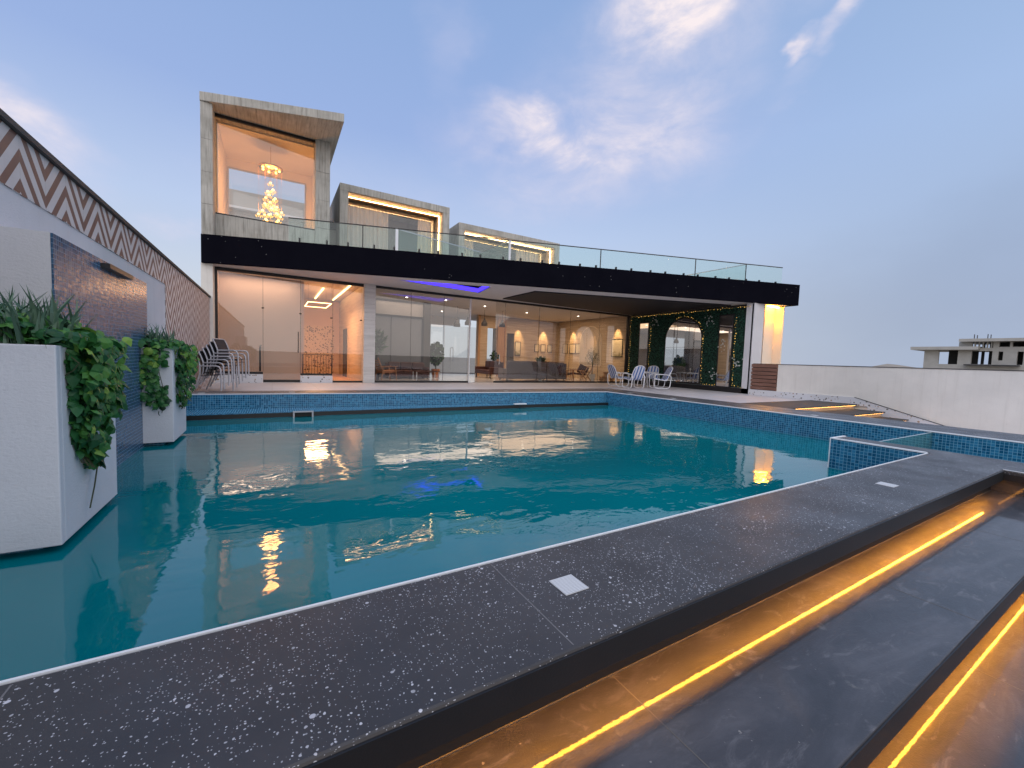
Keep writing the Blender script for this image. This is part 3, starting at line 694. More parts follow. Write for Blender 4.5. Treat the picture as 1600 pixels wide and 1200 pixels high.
MB().box(3.42, 6.5, 19.96, 20.0, .05, 2.93).build('smoked_partition', simple('smoked_panel', (.13, .13, .14), .15, var=.05), V)
pf = MB().box(3.42, 6.5, 19.9, 20.02, 2.935, 3.02).box(4.9, 4.93, 19.94, 19.959, .05, 2.93).box(6.42, 6.48, 19.92, 19.959, .05, 2.93); pf.build('partition_frame', black, V)
MB().box(6.5, 6.86, 19.9, 20.4, .008, ZS).build('inner_column', charcoal, V)
MB().box(3.42, 6.5, 20.03, 20.1, .008, ZS).build('partition_wall', simple('grey_inner_wall', (.30, .285, .28), .8), V)
B(6.6, 10.95, 25.9, 26.0, 3.2, ZS).build('rear_lintel', ceil_m, V)
B(3.4, 6.6, 25.9, 26.0, .008, ZS).build('rear_wall', cream, V)
rg = MB()
for x in (8.05, 9.9, 11.6): rg.box(x-.012, x+.012, 25.93, 25.97, .008, 3.2)
rg.box(6.6, 13.6, 25.93, 25.97, 0.008, .06); rg.build('rear_window_frame', steel, V)
for x0, x1 in ((6.62, 8.03), (8.07, 9.88), (9.92, 11.58), (11.62, 13.5)): pane(x0, x1, .07, 3.2, y=25.95, name='rear_window')
MB().tube([(10.3, 25.87, .9), (10.3, 25.83, 1.0), (10.3, 25.83, 1.65), (10.36, 25.83, 1.75), (10.44, 25.83, 1.75), (10.5, 25.83, 1.65), (10.5, 25.83, .9), (10.5, 25.87, .85)], .025).build('door_handle', steel, V)
B(13.55, 13.7, 23.2, 26, .008, ZS).build('rear_wall', cream, V)
# right pillars
MB().box(16.98, 17.68, 9.56, 9.90, 0, ZS+.013).build('pillar', white_wall, V)
MB().box(18.2, 19.0, 9.80, 9.95, 1.0, ZS+.013).box(18.97, 19.06, 9.45, 9.95, 0, ZS+.013).build('lit_pillar', cream, V)
MB().box(18.2, 19.0, 9.80, 9.95, 0, .999).build('pillar_base', grey_wall, V)
B(18.15, 18.93, 9.60, 9.72, ZS-.03, ZS+.012).build('pillar_lamp', led_orange, V)
# tower
tw = MB()
tw2 = MB()
for z0, z1 in ((ZT, 5.55), (5.556, 6.52), (6.526, 7.50), (7.506, 8.585)):
    tw.box(-1.88, -1.575, 16.0+random.uniform(-.008, .008), 17.0, z0, z1); tw2.box(1.325, 1.80, 16.46+random.uniform(-.008, .008), 17.2, z0, z1)
tw.build('tower_pier', concrete, V, bevel=.006); tw2.build('tower_pier', concrete, V, bevel=.006)
MB().box(-1.57, 1.32, 16.5, 16.7, ZT, 5.44).build('tower_parapet', concrete, V)
MB().prism([(-1.89, 15.99), (2.02, 14.76), (2.02, 20.3), (-1.89, 20.3)], 8.59, 8.85).build('tower_roof', concrete, V, bevel=.008)
MB().box(-1.88, -1.575, 17.01, 20.2, ZT, 8.585).box(1.5, 1.8, 17.21, 20.2, ZT, 8.585).each('tower_side', concrete, V)
tf = MB().box(-1.57, 1.32, 16.56, 16.64, 8.50, 8.588).box(-1.57, 1.32, 16.56, 16.64, 5.442, 5.50); tf.each('tower_window_frame', black, V)
pane(-1.572, 1.322, 5.501, 8.499, y=16.6, name='tower_window')
ti = MB().box(-1.57, -1.545, 17.02, 20, ZT, 8.56).box(1.47, 1.495, 17.22, 20, ZT, 8.56).box(-1.54, 1.465, 17.1, 20, 8.545, 8.585)
ti.box(-1.54, 1.465, 19.9, 20.0, ZT, 5.7).box(-1.54, 1.465, 19.9, 20.0, 8.20, 8.54).box(-1.54, -1.50, 19.9, 20.0, 5.7, 8.20).box(1.24, 1.465, 19.9, 20.0, 5.7, 8.20)
ti.box(-1.54, 1.465, 16.71, 19.89, ZT, ZT+.05); ti.build('tower_interior', cream, V)
bw = MB().box(-1.50, 1.24, 19.86, 19.92, 8.15, 8.20).box(-1.50, -1.45, 19.86, 19.92, 5.7, 8.149).box(1.19, 1.24, 19.86, 19.92, 5.7, 8.149); bw.build('rear_window_frame', alu, V)
pane(-1.45, 1.19, 5.7, 8.149, y=19.95, name='rear_window')
MB().box(-2.2, 4.5, 23.5, 23.8, ZT, 8.52).build('rear_parapet', rough_conc, V)
MB().box(-2.2, 4.5, 23.2, 23.499, 7.62, 7.72).build('rear_ledge', trim_m, V)
# upper boxes
def upbox(x0, x1, yf, zt, dep, nm, lit):
    q = MB().box(x0, x1, yf, yf+5, zt-.28, zt).box(x0, x0+.30, yf, yf+5, ZT, zt-.281).box(x1-.30, x1, yf, yf+5, ZT, zt-.281)
    q.build('upper_box', concrete, V, bevel=.008)
    yg = yf+dep
    MB().box(x0+.305, x1-.305, yf+.04, yg, zt-.305, zt-.283).build('box_ceiling', oak if nm else cream, V)
    MB().box(x1-.33, x1-.302, yf+.04, yg, ZT, zt-.306).box(x0+.302, x0+.33, yf+.04, yg, ZT, zt-.306).each('box_lining', trav, V)
    MB().box(x0+.34, x1-.36, yf+.36, yf+.39, zt-.375, zt-.35).box(x1-.385, x1-.36, yf+.36, yf+.39, ZT, zt-.35).build('light_strip', led_house, V)
    MB().box(x0+.33, x1-.33, yg-.04, yg+.04, zt-.37, zt-.307).build('window_header', black, V)
    cm = MB(); L = x1-x0-.66
    for a, b in lit:
        n = int((b-a)*L/.055); pts = [(x0+.33+L*(a+(b-a)*i/n), yg+.25+.035*math.sin(i*1.9)+.02*math.sin(i*.7)) for i in range(n+1)]
        k0 = len(cm.v)
        cm.add([(x, y, z) for x, y in pts for z in (ZT, zt-.37)], [(2*i, 2*i+2, 2*i+3, 2*i+1) for i in range(n)])
    cm.build('curtain', curtain_m, V)
    B(x0+.33, x1-.33, yg+1.6, yg+1.7, ZT, zt-.31).build('box_rear_wall', simple('box_inner_wall', (.16, .15, .145), .8), V)
    n = 3
    for i in range(n): pane(x0+.33+L*i/n, x0+.33+L*(i+1)/n, ZT+.01, zt-.372, y=yg, name='box_window')
upbox(2.33, 6.98, 18.0, 7.88, .85, 1, ((0, .46), (.80, 1)))
upbox(7.70, 13.68, 18.6, 7.54, .85, 0, ((.0, .18), (.66, 1)))
MB().box(1.82, 2.31, 19.0, 19.3, ZT, 6.55).build('link_wall', rough_conc, V)
MB().box(1.82, 2.31, 18.9, 18.99, 6.25, 6.55).build('link_band', charcoal, V)

# ---------------------------------------------------------------- terrace railing
rl = thing('terrace_railing', 'frameless glass balustrade with thin dark handrail along the edge of the upper terrace', 'railing', (8, 13, ZT))
A_, B_ = Vector((.46, 15.5, 0)), Vector((19.0, 9.64, 0))
def run(a, b, n, zt=5.44, rail=True, rm=black):
    a, b = Vector(a), Vector(b); dd = (b-a).normalized(); nn = Vector((-dd.y, dd.x, 0))*.006; L = (b-a).length
    for i in range(n):
        p, q = a+(b-a)*(i/n)+dd*.006, a+(b-a)*((i+1)/n)-dd*.006
        MB().prism([tuple((p-nn)[:2]), tuple((q-nn)[:2]), tuple((q+nn)[:2]), tuple((p+nn)[:2])], ZT+.06, zt-.02).build('glass_panel', rail_glass, rl)
    if rail: MB().beam((a.x, a.y, zt), (b.x, b.y, zt), .035, .03).build('handrail', rm, rl)
run(A_, B_, 7)
run((3.72, 14.50, 0), (7.44, 15.5, 0), 3, rm=steel); run((7.44, 15.5, 0), (7.52, 13.32, 0), 2, rm=steel); run((17.3, 10.22, 0), (17.3, 13.3, 0), 3, rm=steel)
for t_, mm, ww in ((.175, white_metal, .09), (.38, white_metal, .07)):
    p = A_+(B_-A_)*t_; B(p.x-ww/2, p.x+ww/2, p.y-.03, p.y+.03, ZT, 5.42).build('post', mm, rl)
for t_ in (.118, .565, .78, .905):
    p = A_+(B_-A_)*t_; B(p.x-.014, p.x+.014, p.y-.014, p.y+.014, ZT, 5.42).build('post', charcoal, rl)
for i in range(13):
    for e in (.22, .78):
        p = A_+(B_-A_)*((i+e)/13); B(p.x-.025, p.x+.025, p.y-.05, p.y+.02, ZT, ZT+.22).build('clamp', black, rl)

# ---------------------------------------------------------------- chandelier in the tower
ch = thing('chandelier', 'tall cascading chandelier of glowing amber globes hanging in the concrete tower window', 'chandelier', (.0, 18.0, 8.5))
cx, cyy = -.04, 17.9
MB().lathe([(.38, 0), (.40, .02), (.40, .05), (.36, .07)], (cx, cyy, 7.74), 28).build('ceiling_plate', gold, ch)
wi = MB()
wi.tube([(cx, cyy, 7.8), (cx, cyy, 8.54)], .008, 6)
for i in range(7):
    a = i*2*math.pi/7; MB().ball((cx+.27*math.cos(a), cyy+.27*math.sin(a), 7.72), .04).build('plate_bulb', bulb_m, ch)
tiers = ((7.22, .02, 1), (6.98, .12, 3), (6.74, .19, 4), (6.48, .26, 5), (6.22, .33, 6), (5.96, .39, 6), (5.70, .34, 5))
for z, r_, n in tiers:
    for i in range(n):
        a = i*2*math.pi/n+z*2.3+random.uniform(-.3, .3); r_k = r_*random.uniform(.75, 1.1); x, y = cx+r_k*math.cos(a), cyy+r_k*math.sin(a)
        z = z+random.uniform(-.09, .09)
        b_ = MB().ball((x, y, z), .042).build('globe_bulb', bulb_m, ch)
        sh = MB()
        for k in range(8):
            t_ = k*math.pi/4; sh.ball((x+.085*math.cos(t_), y+.085*math.sin(t_), z-.055-.025*(k % 2)), .019, 6, 4)
        sh.build('glass_drop', emit('glass_drop', (1., .46, .07), 2.2) if 'glass_drop' not in MATS else MATS['glass_drop'], b_)
        wi.tube([(x, y, z+.04), (x, y, 7.74)], .0018, 4)
        MATS['glass_drop'] = bpy.data.materials['glass_drop']
wi.build('hanging_wire', gold, ch)
lamp('POINT', 'chandelier_glow', ch, (cx, cyy, 6.3), 85, (1., .41, .11), shadow_soft_size=.3)
lamp('POINT', 'chandelier_glow', ch, (cx, cyy, 7.62), 26, (1., .41, .11), shadow_soft_size=.2)

# ---------------------------------------------------------------- lobby fittings
sq = thing('square_lamp', 'square outline light fitting hanging from the lobby ceiling', 'lamp', (1.6, 19, 3.0))
P4 = [(1.20, 17.75, 3.04), (2.02, 17.75, 3.04), (2.02, 19.6, 3.04), (1.20, 19.6, 3.04)]; fr_ = MB()
for i in range(4): fr_.beam(P4[i], P4[(i+1) % 4], .022, .022)
fr_.build('glowing_frame', led_warm, sq)
wm = MB()
for p in P4: wm.tube([p, (p[0], p[1], ZS)], .004, 5)
wm.build('suspension_wire', black, sq)
for x, y0, y1, lab in ((1.82, 18.6, 22.4, 'straight glowing ceiling strip, left one above the square lobby lamp'), (2.62, 17.0, 22.4, 'straight glowing ceiling strip, right one near the lobby column')):
    tag(B(x-.02, x+.02, y0, y1, ZS-.03, ZS+.012).build('strip_lamp', led_warm), lab, 'lamp', 'lobby ceiling strips')
br = thing('stair_balustrade', 'dark framed glass balustrade round the lobby stair behind the terrazzo kerb', 'railing', (1.5, 17.6, 0))
MB().tube([(1.0, 17.3, .02), (1.0, 17.3, 1.02), (2.0, 17.3, 1.02), (2.0, 17.3, .02)], .022).build('frame', black, br)
bm_ = MB()
for i in range(9): bm_.tube([(1.1+i*.1, 17.3, .05), (1.1+i*.1, 17.3, 1.0)], .008, 5)
bm_.build('baluster', black, br)
MB().tube([(-.36, 16.62, .38), (-.36, 16.62, 1.2), (-.36, 18, 1.3)], .03).build('side_post', black, br)
lamp('AREA', 'lobby_light', V, (1.6, 18.8, 3.0), 120, (1., .52, .24), (1.6, 18.8, 0), shape='RECTANGLE', size=.8, size_y=1.8)
lamp('AREA', 'lobby_light', V, (-.35, 17.1, 3.68), 18, (1., .68, .48), (-.35, 17.35, 0), shape='RECTANGLE', size=2.2, size_y=.3)
# ---------------------------------------------------------------- lounge lights
def downlight(x, y, e, label, target=None, c=(1., .78, .55), spot=1.0, grp='ceiling downlights in the lounge'):
    t_ = thing('downlight', label, 'lamp', (x, y, ZS), grp)
    MB().lathe([(.07, -.02), (.07, .0), (.05, .012)], (x, y, ZS-.02), 14).build('trim_ring', white_metal, t_)
    MB().lathe([(.045, -.005), (.045, .0)], (x, y, ZS-.04), 12).build('lens', down_m, t_)
    lamp('SPOT', 'beam', t_, (x, y, ZS-.06), e, c, target or (x, y, 0), spot_size=spot, spot_blend=.7, shadow_soft_size=.05)
for x, y, e, lb_ in ((5.2, 18.4, 70, 'ceiling downlight above the slatted wooden chair'), (8.4, 22.5, 110, 'ceiling downlight above the fig tree by the rear glazing'), (9.2, 18.6, 70, 'ceiling downlight just inside the sliding glass door'),
                     (12.2, 19.4, 90, 'ceiling downlight above the long grey sofa'), (15.2, 18.6, 90, 'ceiling downlight above the olive tree corner'), (6.9, 18.0, 60, 'ceiling downlight in front of the smoked glass partition')):
    downlight(x, y, e, lb_, spot=2.2)
lamp('AREA', 'lounge_light', V, (13.5, 20, ZS-.08), 130, (1., .64, .38), (13.5, 20, 0), shape='RECTANGLE', size=5.5, size_y=4)
lamp('AREA', 'lounge_light', V, (7.2, 19, ZS-.08), 80, (1., .76, .58), (7.2, 19, 0), shape='RECTANGLE', size=6, size_y=2)
# ---------------------------------------------------------------- pictures, mirror
def picture(axis, a, z0, z1, wd, m, label, e):
    if axis == 'x': x0, x1, y0, y1 = 17.085, 17.118, a-wd/2, a+wd/2; loc = (17.1, a, z0)
    else: x0, x1, y0, y1 = a-wd/2, a+wd/2, 22.965, 22.998; loc = (a, 22.98, z0)
    t_ = thing('picture', label, 'picture', loc, 'pictures along the lounge walls')
    b_ = .025
    if axis == 'x':
        MB().box(x0, x1, y0, y0+b_, z0, z1).box(x0, x1, y1-b_, y1, z0, z1).box(x0, x1, y0+b_, y1-b_, z0, z0+b_).box(x0, x1, y0+b_, y1-b_, z1-b_, z1).build('frame', black, t_)
        B(x0+.012, x1, y0+b_, y1-b_, z0+b_, z1-b_).build('canvas', m, t_)
        lp, tg = (16.6, a, ZS-.05), (17.1, a, (z0+z1)/2+.25)
    else:
        MB().box(x0, x0+b_, y0, y1, z0, z1).box(x1-b_, x1, y0, y1, z0, z1).box(x0+b_, x1-b_, y0, y1, z0, z0+b_).box(x0+b_, x1-b_, y0, y1, z1-b_, z1).build('frame', black, t_)
        B(x0+b_, x1-b_, y0+.012, y1, z0+b_, z1-b_).build('canvas', m, t_)
        lp, tg = (a, 22.5, ZS-.05), (a, 22.98, (z0+z1)/2+.25)
    if e:
        lamp('SPOT', 'wall_washer', t_, lp, e*3.2, (1., .60, .26), tg, spot_size=.75, spot_blend=.8, shadow_soft_size=.03)
picture('x', 17.33, 1.44, 2.46, .86, art1, 'largest framed landscape, on the travertine wall nearest the glass', 100)
picture('y', 13.85, 1.33, 2.25, .42, art1, 'tall framed landscape beside the dark inner door', 90)
picture('y', 15.35, 1.65, 2.17, .36, art2, 'small framed print, first of the row after the tall landscape', 0)
picture('y', 15.85, 1.65, 2.17, .36, art2, 'small framed print in the middle of the rear wall row', 110)
picture('y', 16.42, 1.65, 2.17, .36, art1, 'small framed print close to the rear corner of the lounge', 0)
picture('x', 21.35, 1.62, 2.25, .62, art2, 'dark sketch in a thin frame left of the arched mirror', 100)
picture('x', 20.75, 1.62, 2.25, .55, art1, 'small framed picture touching the left edge of the arched mirror', 30)
picture('x', 22.15, 1.62, 2.25, .55, art2, 'small pale print on the side wall nearest the rear corner', 0)
am = thing('arched_mirror', 'tall arched wall mirror on the travertine side wall of the lounge', 'mirror', (17.1, 19.6, .9))
arc = lambda y0, y1, z0, zs, ex=0., n=14: [(y0-ex, z0-ex)]+[(y1+ex, z0-ex)]+[((y0+y1)/2+((y1-y0)/2+ex)*math.cos(math.pi*i/n), zs+((y1-y0)/2+ex)*math.sin(math.pi*i/n)) for i in range(n+1)]
MB().wallprism(arc(18.66, 20.6, .9, 2.30, .04), 'x', 17.09, 17.119).build('frame', cream, am)
pale_refl_m, _t2 = mat('pale_reflection_mirror'); pr(_t2, (.74, .68, .60), .12, None, .45)  # pale reflection of a wall mixed into the mirror's own colour
MB().wallprism(arc(18.66, 20.6, .9, 2.30), 'x', 17.078, 17.089).build('mirror_glass', pale_refl_m, am)
# ---------------------------------------------------------------- pendants
def pendant(x, y, z, label):
    t_ = thing('pendant_lamp', label, 'lamp', (x, y, z), 'dark pendant lamps in the lounge')
    MB().lathe([(.17, -.24), (.17, -.10), (.10, .02), (.05, .10), (.05, .16)], (x, y, z), 16).build('lamp_shade', charcoal, t_)
    MB().tube([(x, y, z+.16), (x, y, ZS)], .012, 6).build('cord', black, t_)
pendant(8.31, 20, 2.93, 'black pendant lamp in front of the bright rear glazing'); pendant(9.15, 20.5, 3.1, 'dark pendant lamp second from the left, close to the ceiling')
pendant(10.0, 20.2, 3.1, 'dark pendant lamp above the oxblood sofa'); pendant(11.0, 20, 3.1, 'dark pendant lamp behind the sliding door leaf')
# ---------------------------------------------------------------- seating in the lounge
def sofa(name, x, y, rz, L, D, hs, hb, m, label, legs=.12):
    t_ = thing(name, label, 'sofa', (x, y, .008), rz=rz)
    q = lambda: None
    MB().box(-L/2, L/2, -D/2, D/2, legs, hs-.12).build('base', m, t_, False, bevel=.02)
    n = max(1, round(L/.75))
    for i in range(n):
        x0 = -L/2+.1+(L-.2)*i/n; x1 = x0+(L-.2)/n-.012
        MB().box(x0, x1, -D/2-.01, D/2-.18, hs-.119, hs).build('seat_cushion', m, t_, False, bevel=.035)
        MB().box(x0, x1, D/2-.24, D/2-.075, hs+.001, hb).build('back_cushion', m, t_, False, bevel=.04)
    MB().box(-L/2, L/2, D/2-.074, D/2, hs-.119, hb-.05).build('backrest', m, t_, False, bevel=.02)
    for s in (-1, 1): MB().box(s*L/2-(.1 if s > 0 else 0), s*L/2+(.1 if s < 0 else 0), -D/2, D/2-.076, hs-.118, hs+.16).build('armrest', m, t_, False, bevel=.03)
    for sx in (-1, 1):
        for sy in (-1, 1): MB().box(sx*(L/2-.08)-.02, sx*(L/2-.08)+.02, sy*(D/2-.08)-.02, sy*(D/2-.08)+.02, 0, legs).build('leg', black, t_, False)
    return t_
sofa('sofa', 10.55, 20.6, R(90)+R(180), 1.9, .85, .46, .95, sofa_red, 'oxblood leather sofa just right of the open sliding door', .22)
sofa('sofa', 11.3, 18.2, R(180), 2.4, .9, .46, 1.02, sofa_grey, 'grey sofa seen from behind, left of the leafy plant', .1)
sofa('sofa', 13.2, 18.2, R(180), 1.3, .9, .46, 1.0, sofa_grey, 'grey two seat sofa seen from behind, right of the leafy plant', .1)
sofa('sofa', 14.9, 21.3, 0, 2.6, .9, .46, 1.02, sofa_red, 'long brown leather sofa against the rear wall under the pictures', .14)
sofa('sofa', 5.55, 19.3, 0, 1.9, .8, .40, .78, sofa_red, 'low brown sofa in front of the smoked glass partition', .12)
def armchair(x, y, rz, m, wm_, label, slatted=False):
    t_ = thing('armchair', label, 'armchair', (x, y, .008), rz=rz)
    if slatted:
        for i in range(6): MB().beam((-.28-.045*i*.6, -.30, .42+i*.085), (-.28-.045*i*.6, .30, .42+i*.085), .025, .055).build('slat', wm_, t_, False)
    else: MB().beam((-.26, 0, .40), (-.46, 0, .86), .56, .09, (0, 1, 0)).build('backrest', m, t_, False, bevel=.03)
    MB().beam((-.28, 0, .37), (.30, 0, .42), .58, .10).build('seat', m, t_, False, bevel=.03)
    for s in (-1, 1):
        MB().beam((.32, s*.33, 0), (.26, s*.33, .60), .04, .04).build('leg', wm_, t_, False)
        MB().beam((-.34, s*.33, 0), (-.28, s*.33, .58), .04, .04).build('leg', wm_, t_, False)
        MB().beam((-.42, s*.33, .58), (.36, s*.33, .62), .06, .03).build('armrest', wm_, t_, False)
        if slatted: MB().beam((-.22, s*.31, .30), (-.50, s*.31, .96), .04, .05).build('back_post', wm_, t_, False)
armchair(13.9, 17.9, R(15), sofa_red, teak, 'brown leather armchair behind the glass, nearest the grey sofas')
armchair(15.0, 18.3, R(150), sofa_red, teak, 'brown leather armchair turned away, beside the potted olive tree')
armchair(4.15, 17.55, R(10), terracotta, teak, 'slatted teak lounge chair just behind the glass beside the column', True)
fc = thing('folding_stool', 'light wooden crossed leg folding seat next to the olive tree', 'stool', (14.95, 17.4, .008))
for s in (-.22, .22):
    MB().beam((-.30, s, 0), (.25, s*.9, .78), .03, .045).build('leg', oak, fc, False); MB().beam((.25, s*.8, 0), (-.30, s*.8, .58), .03, .045).build('leg', oak, fc, False)
MB().beam((-.3, -.25, .58), (-.3, .25, .58), .04, .04).build('stretcher', oak, fc, False); MB().beam((-.28, 0, .57), (.12, 0, .52), .44, .02).build('seat', sofa_red, fc, False)
ct = thing('coffee_table', 'low table with thin white legs in front of the low brown sofa', 'table', (6.1, 18.2, .008))
MB().box(-.55, .55, -.3, .3, .38, .42).build('tabletop', sofa_red, ct, False, bevel=.008)
for sx in (-1, 1):
    for sy in (-1, 1): MB().box(sx*.52-.015, sx*.52+.015, sy*.27-.015, sy*.27+.015, 0, .38).build('leg', white_metal, ct, False)
# ---------------------------------------------------------------- indoor plants
LONG = [(0, -.5, 0), (.10, -.2, .02), (.12, .1, .02), (0, .6, .1), (-.12, .1, .02), (-.10, -.2, .02)]
def pot_plant(name, x, y, z, pr_, ph, pm, label, n, c, rad, size, shape, m, trunk=None, up_=.3, potname='plant_pot'):
    t_ = thing(name, label, 'potted plant', (x, y, z))
    MB().lathe([(pr_*.75, 0), (pr_, ph*.9), (pr_*1.05, ph), (pr_*.9, ph), (pr_*.85, ph*.92)], (0, 0, 0), 18).build(potname, pm, t_, False, smooth=True)
    if trunk:
        tb = MB(); tb.tube([(0, 0, ph*.8), (.02, .02, ph+(c-ph)*.5), (-.01, 0, c)], [.03, .022, .016], 7)
        for i in range(7):
            a = i*.9; tb.tube([(0, 0, c-.1-.05*i), (rad[0]*.5*math.cos(a), rad[0]*.5*math.sin(a), c+.15), (rad[0]*.8*math.cos(a), rad[0]*.8*math.sin(a), c+rad[1]*.5)], [.012, .009, .005], 5)
        tb.build('trunk', stem_m, t_, False)
    lf_ = MB()
    for _ in range(n):
        v_ = rv().normalized()*random.random()**.4; p = Vector((v_.x*rad[0], v_.y*rad[0], c+v_.z*rad[1]))
        lf_.leaf(p, rv()+Vector((0, 0, .6)), v_+Vector((0, 0, up_)), size*random.uniform(.7, 1.2), random.random(), shape)
    lf_.build('foliage', m, t_, False); return t_
pot_plant('olive_tree', 15.55, 17.6, .008, .19, .42, white_ceramic, 'slender grey green olive tree in a round white pot before the mirror', 620, 1.35, (.42, .55), .075, LONG, olive_m, True)
pot_plant('fig_tree', 7.35, 20.4, .008, .22, .45, terracotta, 'leafy dark green fig tree in a terracotta pot beside the rear glazing', 260, 1.25, (.42, .62), .20, RND, darkleaf, True)
pot_plant('palm_plant', 3.85, 18.2, .008, .2, .4, charcoal, 'tall dark palm behind the slatted chair beside the column', 120, 1.65, (.42, .55), .40, LONG, darkleaf, True, .5)
pot_plant('window_plant', 12.0, 22.7, .008, .16, .75, white_ceramic, 'small plant standing at the slit window in the rear wall', 110, 1.25, (.26, .32), .14, RND, darkleaf, True)
sp = thing('agave_plant', 'spiky dark green rosette plant in a white bowl between the grey sofas', 'potted plant', (12.32, 18.0, .008))
MB().lathe([(.10, 0), (.16, .60), (.22, .88), (.20, .88), (.18, .84)], (0, 0, 0), 18).build('plant_stand', white_ceramic, sp, False, smooth=True)
sl = MB()
for i in range(34):
    a = i*2.4; tl_ = random.uniform(.25, 1.1); dr_ = Vector((math.cos(a)*math.sin(tl_), math.sin(a)*math.sin(tl_), math.cos(tl_)))
    sl.leaf(Vector((0, 0, .88))+dr_*.22, Vector((-math.cos(a)*math.cos(tl_), -math.sin(a)*math.cos(tl_), math.sin(tl_)))+rv()*.1, dr_, .48, random.random(), LONG)
sl.build('foliage', darkleaf, sp, False)
for i, (x, y, r_, h_, lb_) in enumerate(((15.95, 17.25, .15, .30, 'short turned wooden stool on the lounge floor, left of the pair by the glass'), (16.35, 17.35, .15, .55, 'tall turned wooden stool, tallest of the three beside the olive tree'), (16.7, 17.2, .14, .34, 'short turned wooden stool on the lounge floor, nearest the side wall'))):
    t_ = thing('wooden_stool', lb_, 'stool', (x, y, .008), 'turned wooden stools')
    MB().lathe([(r_, 0), (r_*.6, h_*.25), (r_, h_*.5), (r_*.6, h_*.75), (r_, h_-.03)], (0, 0, 0), 16).build('stem', oak, t_, False, smooth=True)
    MB().lathe([(r_*1.02, h_-.029), (r_*1.05, h_)], (0, 0, 0), 16).build('seat', oak, t_, False)

# ---------------------------------------------------------------- green wall with mirrors
gw = thing('green_wall', 'dark green leafy wall with arched mirror, two slim mirrors and fairy lights', 'green wall', (17.1, 13, 0))
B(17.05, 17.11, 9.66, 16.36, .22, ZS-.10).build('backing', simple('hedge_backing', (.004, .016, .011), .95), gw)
MB().box(16.98, 17.12, 9.60, 16.40, .0, .215).box(16.98, 17.12, 9.60, 9.66, .2155, ZS-.02).box(16.99, 17.12, 9.66, 16.44, ZS-.095, ZS-.031).box(16.99, 17.04, 16.37, 16.44, .216, ZS-.096).build('frame', black, gw)
openings = [('arch', 11.90, 13.86, .30, 2.34), ('slim', 15.02, 15.56, .24, 3.22), ('slim', 10.46, 11.02, .24, 3.30)]
for kind, y0, y1, z0, z1 in openings:
    if kind == 'arch':
        mf = MB().wallprism(arc(y0, y1, z0, z1, .055), 'x', 16.985, 17.049).build('mirror_frame', black, gw); MB().wallprism(arc(y0, y1, z0, z1), 'x', 16.975, 16.984).build('mirror_glass', mirror_m, mf)
        bb = MB()
        for y in (12.55, 13.2): bb.box(16.970, 16.974, y-.006, y+.006, z0, z1+.75)
        bb.box(16.970, 16.9735, y0, y1, 1.95, 1.962); bb.build('mirror_joint', charcoal, mf)
    else:
        mf = B(16.985, 17.049, y0-.06, y1+.06, z0-.04, z1+.06).build('mirror_frame', black, gw); B(16.975, 16.984, y0, y1, z0, z1).build('mirror_glass', mirror_m, mf)
def inop(y, z):
    for kind, y0, y1, z0, z1 in openings:
        if y0-.05 < y < y1+.05 and z > z0-.05:
            if z < z1+.04: return True
            if kind == 'arch' and math.hypot(y-(y0+y1)/2, z-z1) < (y1-y0)/2+.05: return True
    return False
hg = MB(); k = 0
while k < 11000:
    y, z = random.uniform(9.68, 16.34), random.uniform(.24, ZS-.12)
    if inop(y, z): continue
    k += 1; hg.leaf(Vector((17.045-random.random()*.05, y, z)), Vector((-1, -.2, .3))+rv()*.5, rv()+Vector((0, 0, -.4)), random.uniform(.035, .065), min(1, max(0, random.gauss(.45, .25))), RND[:8:2])
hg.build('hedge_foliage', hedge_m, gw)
wf = MB()
for cy0, cz0 in ((10.15, 1.25), (11.2, .75), (11.55, 3.2), (14.6, 3.3), (10.9, 2.1)):
    for _ in range(14): wf.leaf(Vector((16.97, cy0+random.gauss(0, .13), cz0+random.gauss(0, .13))), Vector((-1, 0, .2))+rv()*.3, rv(), .07, .95, RND)
wf.build('pale_blossom', m_leaf('pale_blossom', [(0, (.30, .34, .30)), (1, (.52, .55, .52))]), gw)
def lights(pts, name='fairy_light_string'):
    mb = MB(); wv = MB()
    for (a, b) in zip(pts, pts[1:]):
        a, b = Vector(a), Vector(b); n = max(2, int((b-a).length/.11))
        for i in range(n):
            p = a+(b-a)*(i/n)+rv()*.018; mb.ball(p, random.uniform(.004, .012), 6, 4)
        wv.tube([a, b], .004, 4)
    o = mb.build(name, fairy_m, gw); wv.build('wire', black, o)
X_ = 16.962
lights([(X_, 9.75, ZS-.13), (X_, 16.25, ZS-.13)]); lights([(X_, 16.22, .3), (X_, 16.22, ZS-.2)]); lights([(X_, 14.86, .3), (X_, 14.86, 3.25)])
lights([(X_, 11.80, .3), (X_, 11.80, 2.34)]+[(X_, 12.88+1.09*math.cos(math.pi+math.pi*i/12), 2.34+1.09*math.sin(math.pi*i/12)) for i in range(0, 9)])
lights([(X_, 10.30, .3), (X_, 10.30, 3.3)]); lights([(X_, 9.8, .27), (X_, 10.3, .27)]); lights([(X_, 11.1, .27), (X_, 11.8, .27)])

